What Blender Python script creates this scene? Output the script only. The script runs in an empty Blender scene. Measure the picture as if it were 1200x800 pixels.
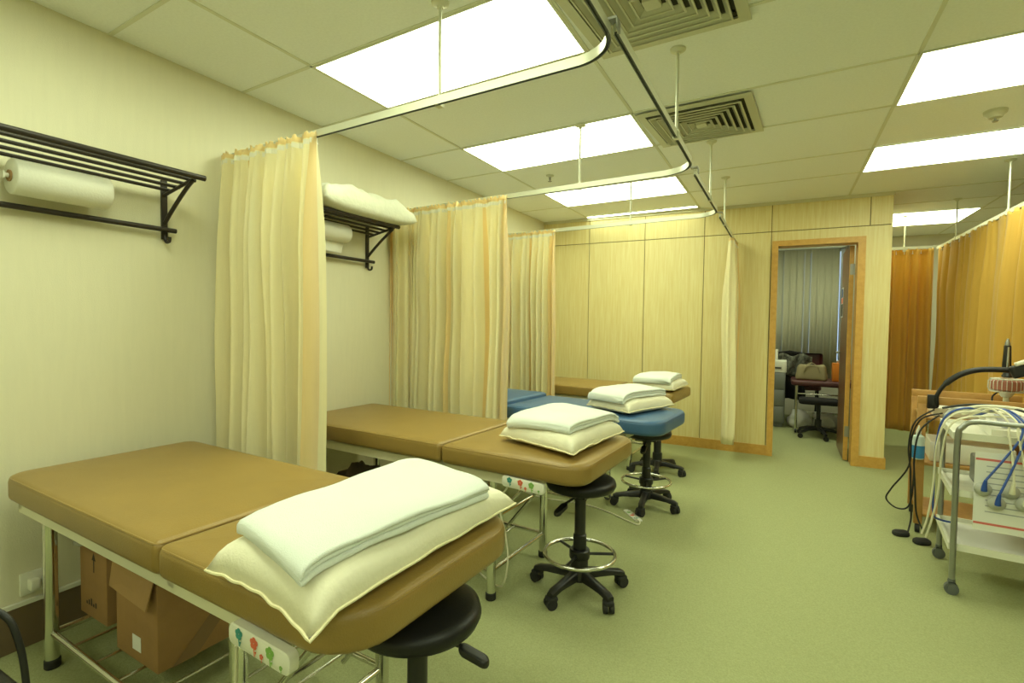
import bpy, math, random
from mathutils import Vector, Matrix, noise
PI = math.pi
sc = bpy.context.scene
col = sc.collection
R = math.radians

# ------------------------------------------------------------------ materials
def nodes_of(m):
    m.use_nodes = True
    nt = m.node_tree
    return nt, nt.nodes['Principled BSDF']

def mat(name, c, rough=.6, metal=0., var=0., vscale=8., stretch=(1, 1, 1), bump=0., bscale=60., c2=None,
        spec=.5, coat=0., sheen=0., trans=0., alpha=1.):
    m = bpy.data.materials.new(name)
    nt, p = nodes_of(m)
    p.inputs['Base Color'].default_value = (*c, 1)
    p.inputs['Roughness'].default_value = rough
    p.inputs['Metallic'].default_value = metal
    p.inputs['Specular IOR Level'].default_value = spec
    p.inputs['Coat Weight'].default_value = coat
    p.inputs['Sheen Weight'].default_value = sheen
    p.inputs['Transmission Weight'].default_value = trans
    p.inputs['Alpha'].default_value = alpha
    tc = nt.nodes.new('ShaderNodeTexCoord')
    if var > 0 or c2:
        mp = nt.nodes.new('ShaderNodeMapping'); mp.inputs['Scale'].default_value = stretch
        nt.links.new(tc.outputs['Object'], mp.inputs['Vector'])
        n = nt.nodes.new('ShaderNodeTexNoise'); n.inputs['Scale'].default_value = vscale
        n.inputs['Detail'].default_value = 5; n.inputs['Roughness'].default_value = .6
        nt.links.new(mp.outputs[0], n.inputs['Vector'])
        r = nt.nodes.new('ShaderNodeValToRGB')
        d = c2 if c2 else tuple(x * (1 - var) for x in c)
        r.color_ramp.elements[0].color = (*d, 1); r.color_ramp.elements[1].color = (*c, 1)
        r.color_ramp.elements[0].position = .32; r.color_ramp.elements[1].position = .68
        nt.links.new(n.outputs['Fac'], r.inputs['Fac'])
        nt.links.new(r.outputs['Color'], p.inputs['Base Color'])
    if bump > 0:
        mb = nt.nodes.new('ShaderNodeMapping')
        nt.links.new(tc.outputs['Object'], mb.inputs['Vector'])
        n2 = nt.nodes.new('ShaderNodeTexNoise'); n2.inputs['Scale'].default_value = bscale
        n2.inputs['Detail'].default_value = 3
        nt.links.new(mb.outputs[0], n2.inputs['Vector'])
        b = nt.nodes.new('ShaderNodeBump'); b.inputs['Strength'].default_value = bump; b.inputs['Distance'].default_value = .01
        nt.links.new(n2.outputs['Fac'], b.inputs['Height'])
        nt.links.new(b.outputs['Normal'], p.inputs['Normal'])
    return m

def emis(name, c, s):
    m = bpy.data.materials.new(name)
    nt, p = nodes_of(m)
    p.inputs['Base Color'].default_value = (.8, .8, .8, 1)
    p.inputs['Emission Color'].default_value = (*c, 1)
    p.inputs['Emission Strength'].default_value = s
    return m

def cloth(name, c, tcol, tw=.3, rough=.8, bump=.15, bscale=300):
    m = mat(name, c, rough, bump=bump, bscale=bscale, var=.08, vscale=30, stretch=(1, 1, .1), sheen=.3)
    nt = m.node_tree; p = nt.nodes['Principled BSDF']; out = nt.nodes['Material Output']
    t = nt.nodes.new('ShaderNodeBsdfTranslucent'); t.inputs['Color'].default_value = (*tcol, 1)
    mx = nt.nodes.new('ShaderNodeMixShader'); mx.inputs[0].default_value = tw
    nt.links.new(p.outputs[0], mx.inputs[1]); nt.links.new(t.outputs[0], mx.inputs[2])
    nt.links.new(mx.outputs[0], out.inputs['Surface'])
    return m

M = dict(
    wall=mat('wallpaper', (.78, .74, .54), .75, var=.035, vscale=40, stretch=(1, 1, .12), bump=.12, bscale=220),
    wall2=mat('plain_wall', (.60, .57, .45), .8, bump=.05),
    ceil=mat('ceiling_tile', (.94, .96, .95), .9, var=.06, vscale=90, bump=.1, bscale=300),
    grid=mat('ceiling_grid', (.74, .74, .62), .6),
    wood=mat('maple_panel', (.80, .71, .37), .42, vscale=9, stretch=(7, 7, .35), c2=(.73, .60, .265), spec=.4),
    groove=mat('panel_groove', (.22, .14, .05), .8),
    trimwood=mat('orange_wood', (.66, .39, .095), .4, vscale=8, stretch=(3, 3, 3), c2=(.56, .31, .065)),
    doorwood=mat('door_veneer', (.20, .085, .03), .3, vscale=8, stretch=(8, 8, .5), c2=(.14, .06, .02)),
    cornice=mat('cream_cornice', (.66, .63, .44), .5),
    carpet=mat('carpet', (.42, .44, .225), .95, vscale=160, c2=(.33, .35, .17), bump=.5, bscale=260, spec=.1),
    basebrown=mat('brown_baseboard', (.16, .11, .06), .6),
    white=mat('white_plastic', (.80, .79, .68), .35),
    cream=mat('cream_enamel', (.70, .66, .47), .4),
    brown=mat('brown_vinyl', (.305, .195, .050), .36, var=.12, vscale=5, bump=.12, bscale=240, spec=.5),
    blue=mat('blue_vinyl', (.055, .135, .27), .34, var=.15, vscale=5, bump=.1, bscale=240),
    maroon=mat('maroon_vinyl', (.11, .03, .035), .4, var=.2),
    chrome=mat('chrome', (.72, .72, .66), .16, 1.),
    steel=mat('grey_steel', (.34, .345, .32), .35, .8),
    alu=mat('aluminium', (.70, .70, .56), .38, .35),
    black=mat('black_plastic', (.012, .012, .012), .38),
    blackvinyl=mat('black_vinyl', (.010, .010, .010), .40, bump=.06, bscale=200, spec=.35),
    blackmetal=mat('dark_bronze_metal', (.035, .028, .022), .38, .3),
    rubber=mat('rubber', (.02, .02, .02), .7),
    towel=mat('white_towel', (.77, .81, .76), .95, bump=.35, bscale=420, sheen=.4),
    pillow=mat('cream_pillowcase', (.84, .80, .62), .85, bump=.15, bscale=90, var=.05, vscale=14),
    pillow2=mat('grey_green_pillowcase', (.72, .72, .58), .85, bump=.4, bscale=40, var=.08, vscale=14),
    piping=mat('yellow_piping', (.82, .75, .48), .7),
    curtain=cloth('cream_curtain', (.98, .92, .60), (1.0, .84, .38), .27),
    hem=cloth('amber_hem', (.93, .76, .36), (.98, .70, .22), .3),
    curtain_g=cloth('golden_curtain', (.78, .50, .09), (.85, .50, .05), .3),
    tape=mat('heading_tape', (.86, .83, .66), .8),
    paper=mat('couch_paper', (.80, .79, .68), .8, bump=.1, bscale=120),
    card=mat('cardboard', (.36, .20, .075), .85, var=.12, vscale=12, bump=.08),
    card2=mat('cardboard_flap', (.40, .235, .095), .85, var=.1, vscale=12),
    ptape=mat('packing_tape', (.22, .13, .055), .3),
    ink=mat('printed_ink', (.05, .035, .02), .8),
    plastic=mat('clear_bag', (.62, .60, .48), .25, trans=.35, bump=.6, bscale=40),
    teal=mat('teal_print', (.05, .28, .26), .5), red=mat('coral_print', (.72, .15, .08), .5),
    green=mat('green_print', (.24, .46, .10), .5),
    dark=mat('dark_fabric', (.045, .033, .022), .85, bump=.6, bscale=25, var=.4, vscale=14),
    wheelgrey=mat('caster_grey', (.12, .13, .13), .5),
    cable_b=mat('blue_cable', (.02, .07, .33), .4), cable_c=mat('cream_cable', (.72, .69, .52), .45),
    cable_k=mat('black_cable', (.012, .012, .013), .45),
    cup=mat('suction_cup', (.42, .42, .37), .45), sheet=mat('printed_sheet', (.80, .79, .76), .7),
    redline=mat('red_print', (.68, .16, .14), .6), greyprint=mat('grey_print', (.42, .42, .46), .7),
    cartwood=mat('cart_wood', (.52, .29, .085), .45, vscale=7, stretch=(2, 2, 2), c2=(.42, .22, .06)),
    bluegel=mat('blue_liquid', (.05, .27, .60), .15, coat=.5), bottle=mat('bottle_plastic', (.62, .74, .72), .2, coat=.4),
    pinkdisc=mat('ceramic_pink', (.42, .16, .11), .5), clear=mat('clear_guard', (.70, .70, .60), .2, coat=.3),
    blind=mat('blind_fabric', (.60, .58, .42), .8, bump=.05), bag=mat('khaki_bag', (.30, .25, .13), .7, bump=.2, bscale=60),
    orangebox=mat('orange_box', (.78, .24, .02), .5), cabinet=mat('cabinet_grey', (.20, .21, .20), .45, .2),
    camo=mat('patterned_fabric', (.22, .22, .17), .85, vscale=22, c2=(.03, .03, .025)),
    jacket=mat('black_jacket', (.012, .011, .012), .9, bump=.4, bscale=20),
    glass=mat('window_glass', (.9, .95, .95), .02, trans=1.0), winframe=mat('window_frame', (.55, .57, .56), .4, .5),
    light=emis('light_diffuser', (.90, 1.0, .69), 7.5), posterblue=mat('poster_blue', (.05, .09, .25), .5),
    silver=mat('silver_foil', (.6, .6, .6), .25, 1.), linen=mat('brown_bag', (.10, .07, .045), .8, bump=.6, bscale=20, var=.3),
    void=mat('duct_dark', (.06, .055, .035), .9), vent=mat('vent_enamel', (.60, .59, .45), .45),
    screen=mat('dark_screen', (.02, .02, .025), .15),
)

# ------------------------------------------------------------------ mesh builder
class MB:
    def __init__(s): s.v = []; s.f = []; s.m = []
    def add(s, vs, fs, mi=0, T=None):
        o = len(s.v)
        for p in vs:
            p = Vector(p)
            s.v.append(T @ p if T else p)
        for f in fs:
            s.f.append([o + i for i in f]); s.m.append(mi)
        return s
    def box(s, x0, x1, y0, y1, z0, z1, mi=0, T=None, b=0.):
        if b <= 0:
            vs = [(x, y, z) for x in (x0, x1) for y in (y0, y1) for z in (z0, z1)]
            fs = [(0, 1, 3, 2), (4, 6, 7, 5), (0, 4, 5, 1), (2, 3, 7, 6), (0, 2, 6, 4), (1, 5, 7, 3)]
            return s.add(vs, fs, mi, T)
        # bevelled: rounded rectangle rings
        s.pad(x0, x1, y0, y1, z0, z1, (b,) * 4, b, 0, mi, T, nb=2, nc=2)
        return s
    def pad(s, x0, x1, y0, y1, z0, z1, cr, er, puff=0., mi=0, T=None, nb=4, nc=6, mod=None, inner=5):
        """rounded slab; cr = corner radii (x1y1, x0y1, x0y0, x1y0)"""
        def ring(d, z, pf=0.):
            pts = []
            cs = [(x1, y1, 0), (x0, y1, 90), (x0, y0, 180), (x1, y0, 270)]
            for (cx, cy, a0), r in zip(cs, cr):
                r2 = max(r - d, .0005)
                dd = d
                sx = -1 if cx == x1 else 1; sy = -1 if cy == y1 else 1
                ox = cx + sx * (dd + r2); oy = cy + sy * (dd + r2)
                for k in range(nc + 1):
                    a = R(a0 + 90 * k / nc)
                    pts.append((ox + r2 * math.cos(a), oy + r2 * math.sin(a), z))
            # subdivide the long sides so it can be deformed
            out = []
            n = len(pts)
            for i in range(n):
                p, q = pts[i], pts[(i + 1) % n]
                out.append(p)
                if i % (nc + 1) == nc and inner > 1:
                    for k in range(1, inner * 2):
                        t = k / (inner * 2)
                        out.append(tuple(p[j] * (1 - t) + q[j] * t for j in range(3)))
            return out
        rings = []
        hm = min(x1 - x0, y1 - y0) / 2
        ins = [hm * .96, hm * .7, hm * .4, er * 2.2] if (puff or mod) else [min(er * 1.6, hm * .8)]
        for d in ins: 
            if d > er: rings.append(ring(d, z0))
        for k in range(nb + 1):
            a = PI / 2 * k / nb
            rings.append(ring(er * (1 - math.sin(a)), z0 + er * (1 - math.cos(a))))
        for k in range(nb + 1):
            a = PI / 2 * k / nb
            rings.append(ring(er * (1 - math.cos(a)), z1 - er * (1 - math.sin(a))))
        for d in reversed(ins):
            if d > er: rings.append(ring(d, z1 + puff * (1 - (1 - d / hm) ** 2)))
        n = len(rings[0]); vs = []; fs = []
        for r in rings: vs += r
        for i in range(len(rings) - 1):
            for j in range(n):
                k = (j + 1) % n
                fs.append((i * n + j, i * n + k, (i + 1) * n + k, (i + 1) * n + j))
        fs.append(tuple(range(n - 1, -1, -1)))
        L = (len(rings) - 1) * n
        fs.append(tuple(range(L, L + n)))
        if mod: vs = [mod(Vector(p)) for p in vs]
        return s.add(vs, fs, mi, T)
    def tube(s, pts, r, n=8, closed=False, mi=0, caps=True, flat=None):
        pts = [Vector(p) for p in pts]; N = len(pts)
        rr = r if isinstance(r, (list, tuple)) else [r] * N
        t0 = (pts[1] - pts[0]).normalized()
        up = Vector((0, 0, 1)) if abs(t0.z) < .9 else Vector((1, 0, 0))
        nrm = t0.cross(up).normalized(); vs = []; fs = []
        for i, p in enumerate(pts):
            a = pts[i - 1] if (i > 0 or closed) else p
            b = pts[(i + 1) % N] if (i < N - 1 or closed) else p
            t = (b - a)
            t = t.normalized() if t.length > 1e-9 else t0
            nrm = (nrm - t * nrm.dot(t))
            nrm = nrm.normalized() if nrm.length > 1e-6 else t.orthogonal().normalized()
            bn = t.cross(nrm)
            for k in range(n):
                an = 2 * PI * k / n
                vs.append(p + (nrm * math.cos(an) + bn * math.sin(an) * (flat or 1)) * rr[i])
        for i in range(N if closed else N - 1):
            j = (i + 1) % N
            for k in range(n):
                l = (k + 1) % n
                fs.append((i * n + k, i * n + l, j * n + l, j * n + k))
        if caps and not closed:
            fs.append(tuple(range(n - 1, -1, -1))); fs.append(tuple((N - 1) * n + k for k in range(n)))
        return s.add(vs, fs, mi)
    def cyl(s, a, b, r, r2=None, n=16, mi=0):
        return s.tube([a, b], [r, r if r2 is None else r2], n, mi=mi)
    def lathe(s, prof, c=(0, 0, 0), n=32, mi=0, T=None, sx=1, sy=1):
        vs = []; fs = []
        for r, z in prof:
            for k in range(n):
                a = 2 * PI * k / n
                vs.append((c[0] + r * math.cos(a) * sx, c[1] + r * math.sin(a) * sy, c[2] + z))
        for i in range(len(prof) - 1):
            for k in range(n):
                l = (k + 1) % n
                fs.append((i * n + k, i * n + l, (i + 1) * n + l, (i + 1) * n + k))
        fs.append(tuple(range(n - 1, -1, -1))); fs.append(tuple((len(prof) - 1) * n + k for k in range(n)))
        return s.add(vs, fs, mi, T)
    def torus(s, c, Rr, r, n=40, m=8, mi=0, T=None):
        pts = [(c[0] + Rr * math.cos(2 * PI * k / n), c[1] + Rr * math.sin(2 * PI * k / n), c[2]) for k in range(n)]
        if T: pts = [T @ Vector(p) for p in pts]
        return s.tube(pts, r, m, closed=True, mi=mi)
    def grid(s, fn, nu, nv, mi=0):
        vs = [fn(i / nu, j / nv) for i in range(nu + 1) for j in range(nv + 1)]
        fs = [(i * (nv + 1) + j, (i + 1) * (nv + 1) + j, (i + 1) * (nv + 1) + j + 1, i * (nv + 1) + j + 1) for i in range(nu) for j in range(nv)]
        return s.add(vs, fs, mi)
    def prism(s, poly, z0, z1, mi=0, T=None):
        n = len(poly)
        vs = [(x, y, z0) for x, y in poly] + [(x, y, z1) for x, y in poly]
        fs = [tuple(range(n - 1, -1, -1)), tuple(range(n, 2 * n))] + [(i, (i + 1) % n, n + (i + 1) % n, n + i) for i in range(n)]
        return s.add(vs, fs, mi, T)

def smooth_path(pts, k=6):
    pts = [Vector(p) for p in pts]; out = []
    for i in range(len(pts) - 1):
        p0 = pts[max(i - 1, 0)]; p1 = pts[i]; p2 = pts[i + 1]; p3 = pts[min(i + 2, len(pts) - 1)]
        for j in range(k):
            t = j / k
            out.append(.5 * ((2 * p1) + (p2 - p0) * t + (2 * p0 - 5 * p1 + 4 * p2 - p3) * t * t + (3 * p1 - p0 - 3 * p2 + p3) * t ** 3))
    out.append(pts[-1]); return out

def obj(name, mb, mats, parent=None, smooth=40, kind=None, world=False, solid=0):
    """one mesh object; world=True: the mesh is in world coordinates and the parent stands somewhere"""
    me = bpy.data.meshes.new(name)
    vs = mb.v
    off = Vector((0, 0, 0))
    if world and parent is not None:
        inv = parent['_mw'] if False else None
        Mi = MW[parent.name].inverted()
        vs = [Mi @ p for p in vs]
    elif parent is None:
        xs = [p.x for p in vs]; ys = [p.y for p in vs]; zs = [p.z for p in vs]
        off = Vector(((min(xs) + max(xs)) / 2, (min(ys) + max(ys)) / 2, min(zs)))
        vs = [p - off for p in vs]
    me.from_pydata([tuple(p) for p in vs], [], mb.f)
    if not isinstance(mats, (list, tuple)): mats = [mats]
    for m in mats: me.materials.append(m)
    me.polygons.foreach_set('material_index', mb.m)
    me.validate(); me.update()
    if smooth:
        me.shade_smooth(); me.set_sharp_from_angle(angle=R(smooth))
    o = bpy.data.objects.new(name, me); col.objects.link(o)
    if parent is not None: o.parent = parent
    else: o.location = off
    MW[o.name] = (MW[parent.name] if parent is not None else Matrix.Translation(off))
    if solid:
        md = o.modifiers.new('thickness', 'SOLIDIFY'); md.thickness = solid; md.offset = 0
    if kind: o['kind'] = kind
    return o
MW = {}

def tag(o, label, cat, group=None):
    o['label'] = label; o['category'] = cat
    if group: o['group'] = group
    return o

def thing(name, label, cat, loc=(0, 0, 0), rz=0, group=None):
    o = bpy.data.objects.new(name, None); col.objects.link(o); o.empty_display_size = .1
    o.location = loc; o.rotation_euler = (0, 0, rz)
    MW[o.name] = Matrix.Translation(loc) @ Matrix.Rotation(rz, 4, 'Z')
    return tag(o, label, cat, group)

def struct(name, mb, m, parent=None, smooth=0):
    return obj(name, mb, m, parent, smooth=smooth, kind='structure' if parent is None else None)

def copy_tree(o, parent=None):
    c = o.copy(); col.objects.link(c)
    if parent: c.parent = parent
    for ch in list(o.children): copy_tree(ch, c)
    return c
def dup(o, loc, rz, label):
    c = copy_tree(o); c.location = loc; c.rotation_euler = (0, 0, rz); c['label'] = label
    MW[c.name] = Matrix.Translation(loc) @ Matrix.Rotation(rz, 4, 'Z')
    return c

# ------------------------------------------------------------------ room shell
XL, YW, H = -2.54, 5.563, 2.4516
XR, YB, YF = 3.4, -2.6, 8.3
XP = .815                                             # right face of the panelled partition
XO = -1.3                                             # office left wall
b = MB().box(XL - .1, XR + .1, YB - .1, YF + .1, -.06, 0); struct('floor', b, M['carpet'])
b = MB().box(XL - .1, XR + .1, YB - .1, YF + .1, H, H + .06); struct('ceiling', b, M['ceil'])
b = MB().box(XL - .1, XL, YB - .1, YW + .2, 0, H); struct('wall_left', b, M['wall'])
b = MB().box(XL, XR, YB - .1, YB, 0, H); struct('wall_behind', b, M['wall'])
b = MB().box(XR, XR + .1, YB - .1, YF + .1, 0, H); struct('wall_right', b, M['wall2'])
# office back wall with window opening
wx0, wx1, wz0, wz1 = -.35, .70, .75, 2.34
b = MB().box(XO - .1, wx0, YF, YF + .1, 0, H).box(wx1, XR, YF, YF + .1, 0, H).box(wx0, wx1, YF, YF + .1, 0, wz0).box(wx0, wx1, YF, YF + .1, wz1, H)
struct('wall_back', b, M['wall2'])
b = MB().box(XO - .1, XO, YW + .14, YF, 0, H); struct('wall_office_left', b, M['wall2'])
b = MB().box(.735, XP - .012, YW + .14, YF, 0, H); struct('wall_office_right', b, M['wall2'])

# panelled partition: plywood panels with grooves, door opening
dx0, dx1, dz = -.072, .566, 2.025                     # clear opening
b = MB()
b.box(XL, dx0 - .01, YW + .012, YW + .14, 0, H, 1).box(dx1 + .01, XP - .012, YW + .012, YW + .14, 0, H, 1)
b.box(dx0 - .01, dx1 + .01, YW + .012, YW + .14, dz + .01, H, 1)
g = .0035
xs = [XL, -1.975, -1.350, -.745, -.133, .652, XP]
zg = 2.17
for i in range(len(xs) - 1):
    a, c = xs[i] + (g if i else 0), xs[i + 1] - (g if i < 5 else 0)
    if i == 4:
        b.box(a, c, YW, YW + .012, zg + g, H)
        b.box(a, dx0, YW, YW + .012, .0, zg - g); b.box(dx1, XP, YW, YW + .012, .0, zg - g)
        b.box(dx0, dx1, YW, YW + .012, dz, zg - g)
    else:
        if i != 5: b.box(a, c, YW, YW + .012, .0, zg - g)
        b.box(a, c, YW, YW + .012, zg + g, H)
b.box(XP - .012, XP, YW + .012, YF, 0, H)
struct('wall_panelled', b, [M['wood'], M['groove']])
b = MB().box(XL, XP + .01, YW - .016, YW, H - .028, H); struct('trim_1', b, M['cornice'])
b = MB().box(XL, dx0 - .052, YW - .014, YW, 0, .098, b=0).box(dx1 + .058, XP + .012, YW - .014, YW, 0, .098).box(XP, XP + .012, YW, YF, 0, .098)
struct('baseboard_far', b, M['trimwood'])
b = MB().box(XL, XL + .012, YB, YW - .02, 0, .165, 0).box(XL, XL + .016, YB, YW - .02, .165, .180, 1)
struct('baseboard_left', b, [M['basebrown'], M['white']])
# door frame and door
f = MB()
f.box(dx0 - .052, dx0, YW - .022, YW + .15, 0, dz + .052).box(dx1, dx1 + .058, YW - .022, YW + .15, 0, dz + .052).box(dx0, dx1, YW - .022, YW + .15, dz, dz + .052)
fr = struct('trim_door', f, M['trimwood'])
d = thing('door_1', 'x', 'x', (.560, YW + .155, 0), R(0))
for k in ('label', 'category'): del d[k]
d['kind'] = 'structure'
db = MB().box(-.040, -.003, 0, .64, .01, 2.02, 0)
db.box(-.0405, -.003, -.001, 0, .01, 2.02, 1)
obj('door_leaf', db, [M['doorwood'], M['trimwood']], d, smooth=0)
for z in (.28, 1.80):
    h = MB().box(-.034, .004, -.0045, -.001, z - .05, z + .05); h.cyl((.004, -.006, z - .05), (.004, -.006, z + .05), .006, n=8)
    obj('hinge', h, M['steel'], d)
hd = MB().cyl((-.041, .58, 1.0), (-.075, .58, 1.0), .010, n=10).cyl((-.075, .585, 1.0), (-.075, .47, 1.0), .009, n=10)
obj('door_handle', hd, M['steel'], d)
# poster hung on the open door
b = MB().box(.514, .5185, 6.12, 6.30, 1.36, 1.66, 0).box(.5135, .514, 6.13, 6.29, 1.56, 1.65, 1).box(.5135, .514, 6.13, 6.29, 1.50, 1.555, 2).box(.5135, .514, 6.13, 6.29, 1.37, 1.495, 3)
tag(obj('door_poster', b, [M['sheet'], M['posterblue'], M['red'], M['ink']], smooth=0), 'narrow blue, red and black poster hanging on the open office door', 'poster')
# office window
w = thing('window_1', 'x', 'x', ((wx0 + wx1) / 2, YF + .03, wz0))
for k in ('label', 'category'): del w[k]
w['kind'] = 'structure'
hw = (wx1 - wx0) / 2; hz = wz1 - wz0
b = MB().box(-hw, hw, 0, .05, 0, .04).box(-hw, hw, 0, .05, hz - .04, hz).box(-hw, -hw + .04, 0, .05, .04, hz - .04).box(hw - .04, hw, 0, .05, .04, hz - .04).box(-.02, .02, 0, .05, .04, hz - .04)
obj('window_frame', b, M['winframe'], w, smooth=0)
obj('window_pane', MB().box(-hw + .04, hw - .04, .022, .028, .04, hz - .04), M['glass'], w, smooth=0)

# ceiling grid (tiles drift slightly askew to the walls), lights, diffusers
SK = -.058
def cy(x, y): return y + SK * (x + 1.99)
xg = [-1.99, -.79, -.17 if False else None, .484, 1.684, 2.884]
b = MB()
def strip(x0, y0, x1, y1, w=.0085, z=H - .0035):
    d = Vector((x1 - x0, y1 - y0, 0)).normalized(); n = Vector((-d.y, d.x, 0)) * w
    a = Vector((x0, y0, 0)); c = Vector((x1, y1, 0))
    P = [a - n, c - n, c + n, a + n]
    b.add([(p.x, p.y, z) for p in P] + [(p.x, p.y, H) for p in P], [(3, 2, 1, 0), (0, 1, 5, 4), (1, 2, 6, 5), (2, 3, 7, 6), (3, 0, 4, 7)])
for x in (-1.99, -.79, .484): strip(x, YB, x, YW - .016)
for x in (1.684, 2.884): strip(x, YB, x, YF)
strip(.484, YW - .016, .484, YW - .016 + .001)
ygl = [-2.0, -1.4, -.8, -.2, .45, 1.11, 1.71, 2.235, 2.965, 3.555, 4.32, 4.90]
for y in ygl: strip(XL, cy(XL, y), XR, cy(XR, y))
for y in (5.55, 6.15, 6.75, 7.5): strip(XP, y, XR, y - .1)
struct('trim_ceiling_grid', b, M['grid'])

def panel_light(x0, y0, y1, label, sk=True, fx1=None):
    x1 = x0 + 1.2
    s = cy if sk else (lambda x, y: y)
    t = thing('ceiling_light', label, 'ceiling light', ((x0 + x1) / 2, (s(x0, y0) + s(x1, y1)) / 2, H - .012), 0, 'fluorescent ceiling panels')
    q = [(x0, s(x0, y0)), (x1, s(x1, y0)), (x1, s(x1, y1)), (x0, s(x0, y1))]
    cx = sum(p[0] for p in q) / 4; cyy = sum(p[1] for p in q) / 4
    def ins(p, d): return (p[0] + (d if p[0] < cx else -d), p[1] + (d if p[1] < cyy else -d))
    a = [ins(p, .002) for p in q]; c = [ins(p, .014) for p in q]
    m = MB()
    vs = [(*p, H - .006) for p in a] + [(*p, H - .006) for p in c] + [(*p, H - .0005) for p in a] + [(*p, H - .0005) for p in c]
    fs = []
    for i in range(4):
        j = (i + 1) % 4
        fs += [(i, 4 + i, 4 + j, j), (i, j, 8 + j, 8 + i), (4 + i, 12 + i, 12 + j, 4 + j)]
    m.add(vs, fs); obj('frame', m, M['grid'], t, smooth=0, world=True)
    m = MB().add([(*p, H - .004) for p in c] + [(*p, H - .0008) for p in c], [(3, 2, 1, 0), (4, 5, 6, 7), (0, 1, 5, 4), (1, 2, 6, 5), (2, 3, 7, 6), (3, 0, 4, 7)])
    obj('diffuser', m, M['light'], t, smooth=0, world=True)
    return t
panel_light(-1.99, 1.71, 2.235, 'lit ceiling panel over the first brown bed, largest and nearest')
panel_light(-1.99, 2.965, 3.555, 'lit ceiling panel over the second cubicle, behind the nearest one')
panel_light(-1.99, 4.32, 4.90, 'lit ceiling panel above the blue bed cubicle, third along the left row')
b_l = panel_light(-1.99, 5.44, 5.545, 'thin lit ceiling strip tight against the wood panelled wall')
panel_light(.484, cy(-1.99, 2.80) + .15, cy(-1.99, 3.42) + .15, 'lit ceiling panel cut by the right edge, nearest in the right row')
panel_light(.484, 4.275, 4.91, 'lit ceiling panel in the right row in front of the golden curtain', True)
panel_light(.484, 6.62, 7.44, 'small lit ceiling panel far off behind the golden curtain', False)
for (x, y) in ((-1.99, .45), (-1.99, -1.4), (.484, .45), (.484, -1.4)):
    panel_light(x, y, y + .6, 'lit ceiling panel of the row continuing behind the viewer')

panel_light(-1.0, 6.2, 6.8, 'unseen ceiling panel added to brighten the office beyond the doorway', False)  # out of view; added to brighten the office behind the door
def diffuser(x0, y0, w, label):
    t = thing('air_diffuser', label, 'air vent', (x0 + w / 2, y0 + w / 2, H - .03), 0, 'square ceiling air diffusers')
    h = w / 2; z0 = .005; zt = .0295
    m = MB()
    def ring(o, i, zo, zi, th=.0025):
        P = lambda r, z: [(-r, -r, z), (r, -r, z), (r, r, z), (-r, r, z)]
        vs = P(o, zo) + P(i, zi) + P(o, zo + th) + P(i, zi + th)
        fs = []
        for k in range(4):
            l = (k + 1) % 4
            fs += [(k, 4 + k, 4 + l, l), (8 + k, 8 + l, 12 + l, 12 + k), (k, l, 8 + l, 8 + k), (4 + k, 12 + k, 12 + l, 4 + l)]
        return vs, fs
    v, f_ = ring(h, h * .86, .016, .012, .004); m.add(v, f_); obj('frame', m, M['vent'], t, smooth=0)
    m = MB().box(-h * .9, h * .9, -h * .9, h * .9, .0265, .029); obj('duct_backing', m, M['void'], t, smooth=0)
    for k in range(6):
        o = h * (.80 - .118 * k); m = MB(); v, f_ = ring(o, o - h * .070, .004, .023, .002)
        # blades slope up towards the centre
        m.add(v, f_); v, f_ = ring(o + .0035, o - .0035, .0, .0, .005); m.add(v, f_); obj('louvre', m, M['vent'], t, smooth=0)
    m = MB().pad(-h * .1, h * .1, -h * .1, h * .1, .003, .02, (.005,) * 4, .003, nc=2, nb=2); obj('centre_plate', m, M['vent'], t)
    t.rotation_euler = (0, 0, R(-3.3)); return t
diffuser(-.76, 2.895, .60, 'square louvred air vent by the middle of the long curtain rail')
diffuser(-.76, 1.62, .60, 'square louvred air vent cut off by the top edge of the picture')

# sprinklers / detector
def sprinkler(x, y, label):
    t = thing('ceiling_sprinkler', label, 'sprinkler', (x, y, H - .05))
    obj('escutcheon', MB().lathe([(.012, .035), (.03, .044), (.032, .05)], n=20), M['vent'], t)
    obj('sprinkler_head', MB().lathe([(.015, 0), (.016, .003), (.005, .005), (.005, .014), (.009, .016), (.009, .038)], n=14), M['steel'], t)
sprinkler(-1.70, 3.82, 'small dark sprinkler head on the ceiling between the left light panels')
t = thing('smoke_detector', 'cream round detector on the ceiling between the two right light panels', 'detector', (.985, 3.74, H - .06))
obj('detector_body', MB().lathe([(.008, .018), (.03, .022), (.038, .036), (.05, .044), (.052, .06)], n=24), M['vent'], t)
obj('detector_tip', MB().lathe([(.012, 0), (.016, .006), (.006, .01), (.006, .02)], n=14), M['steel'], t)

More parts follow.
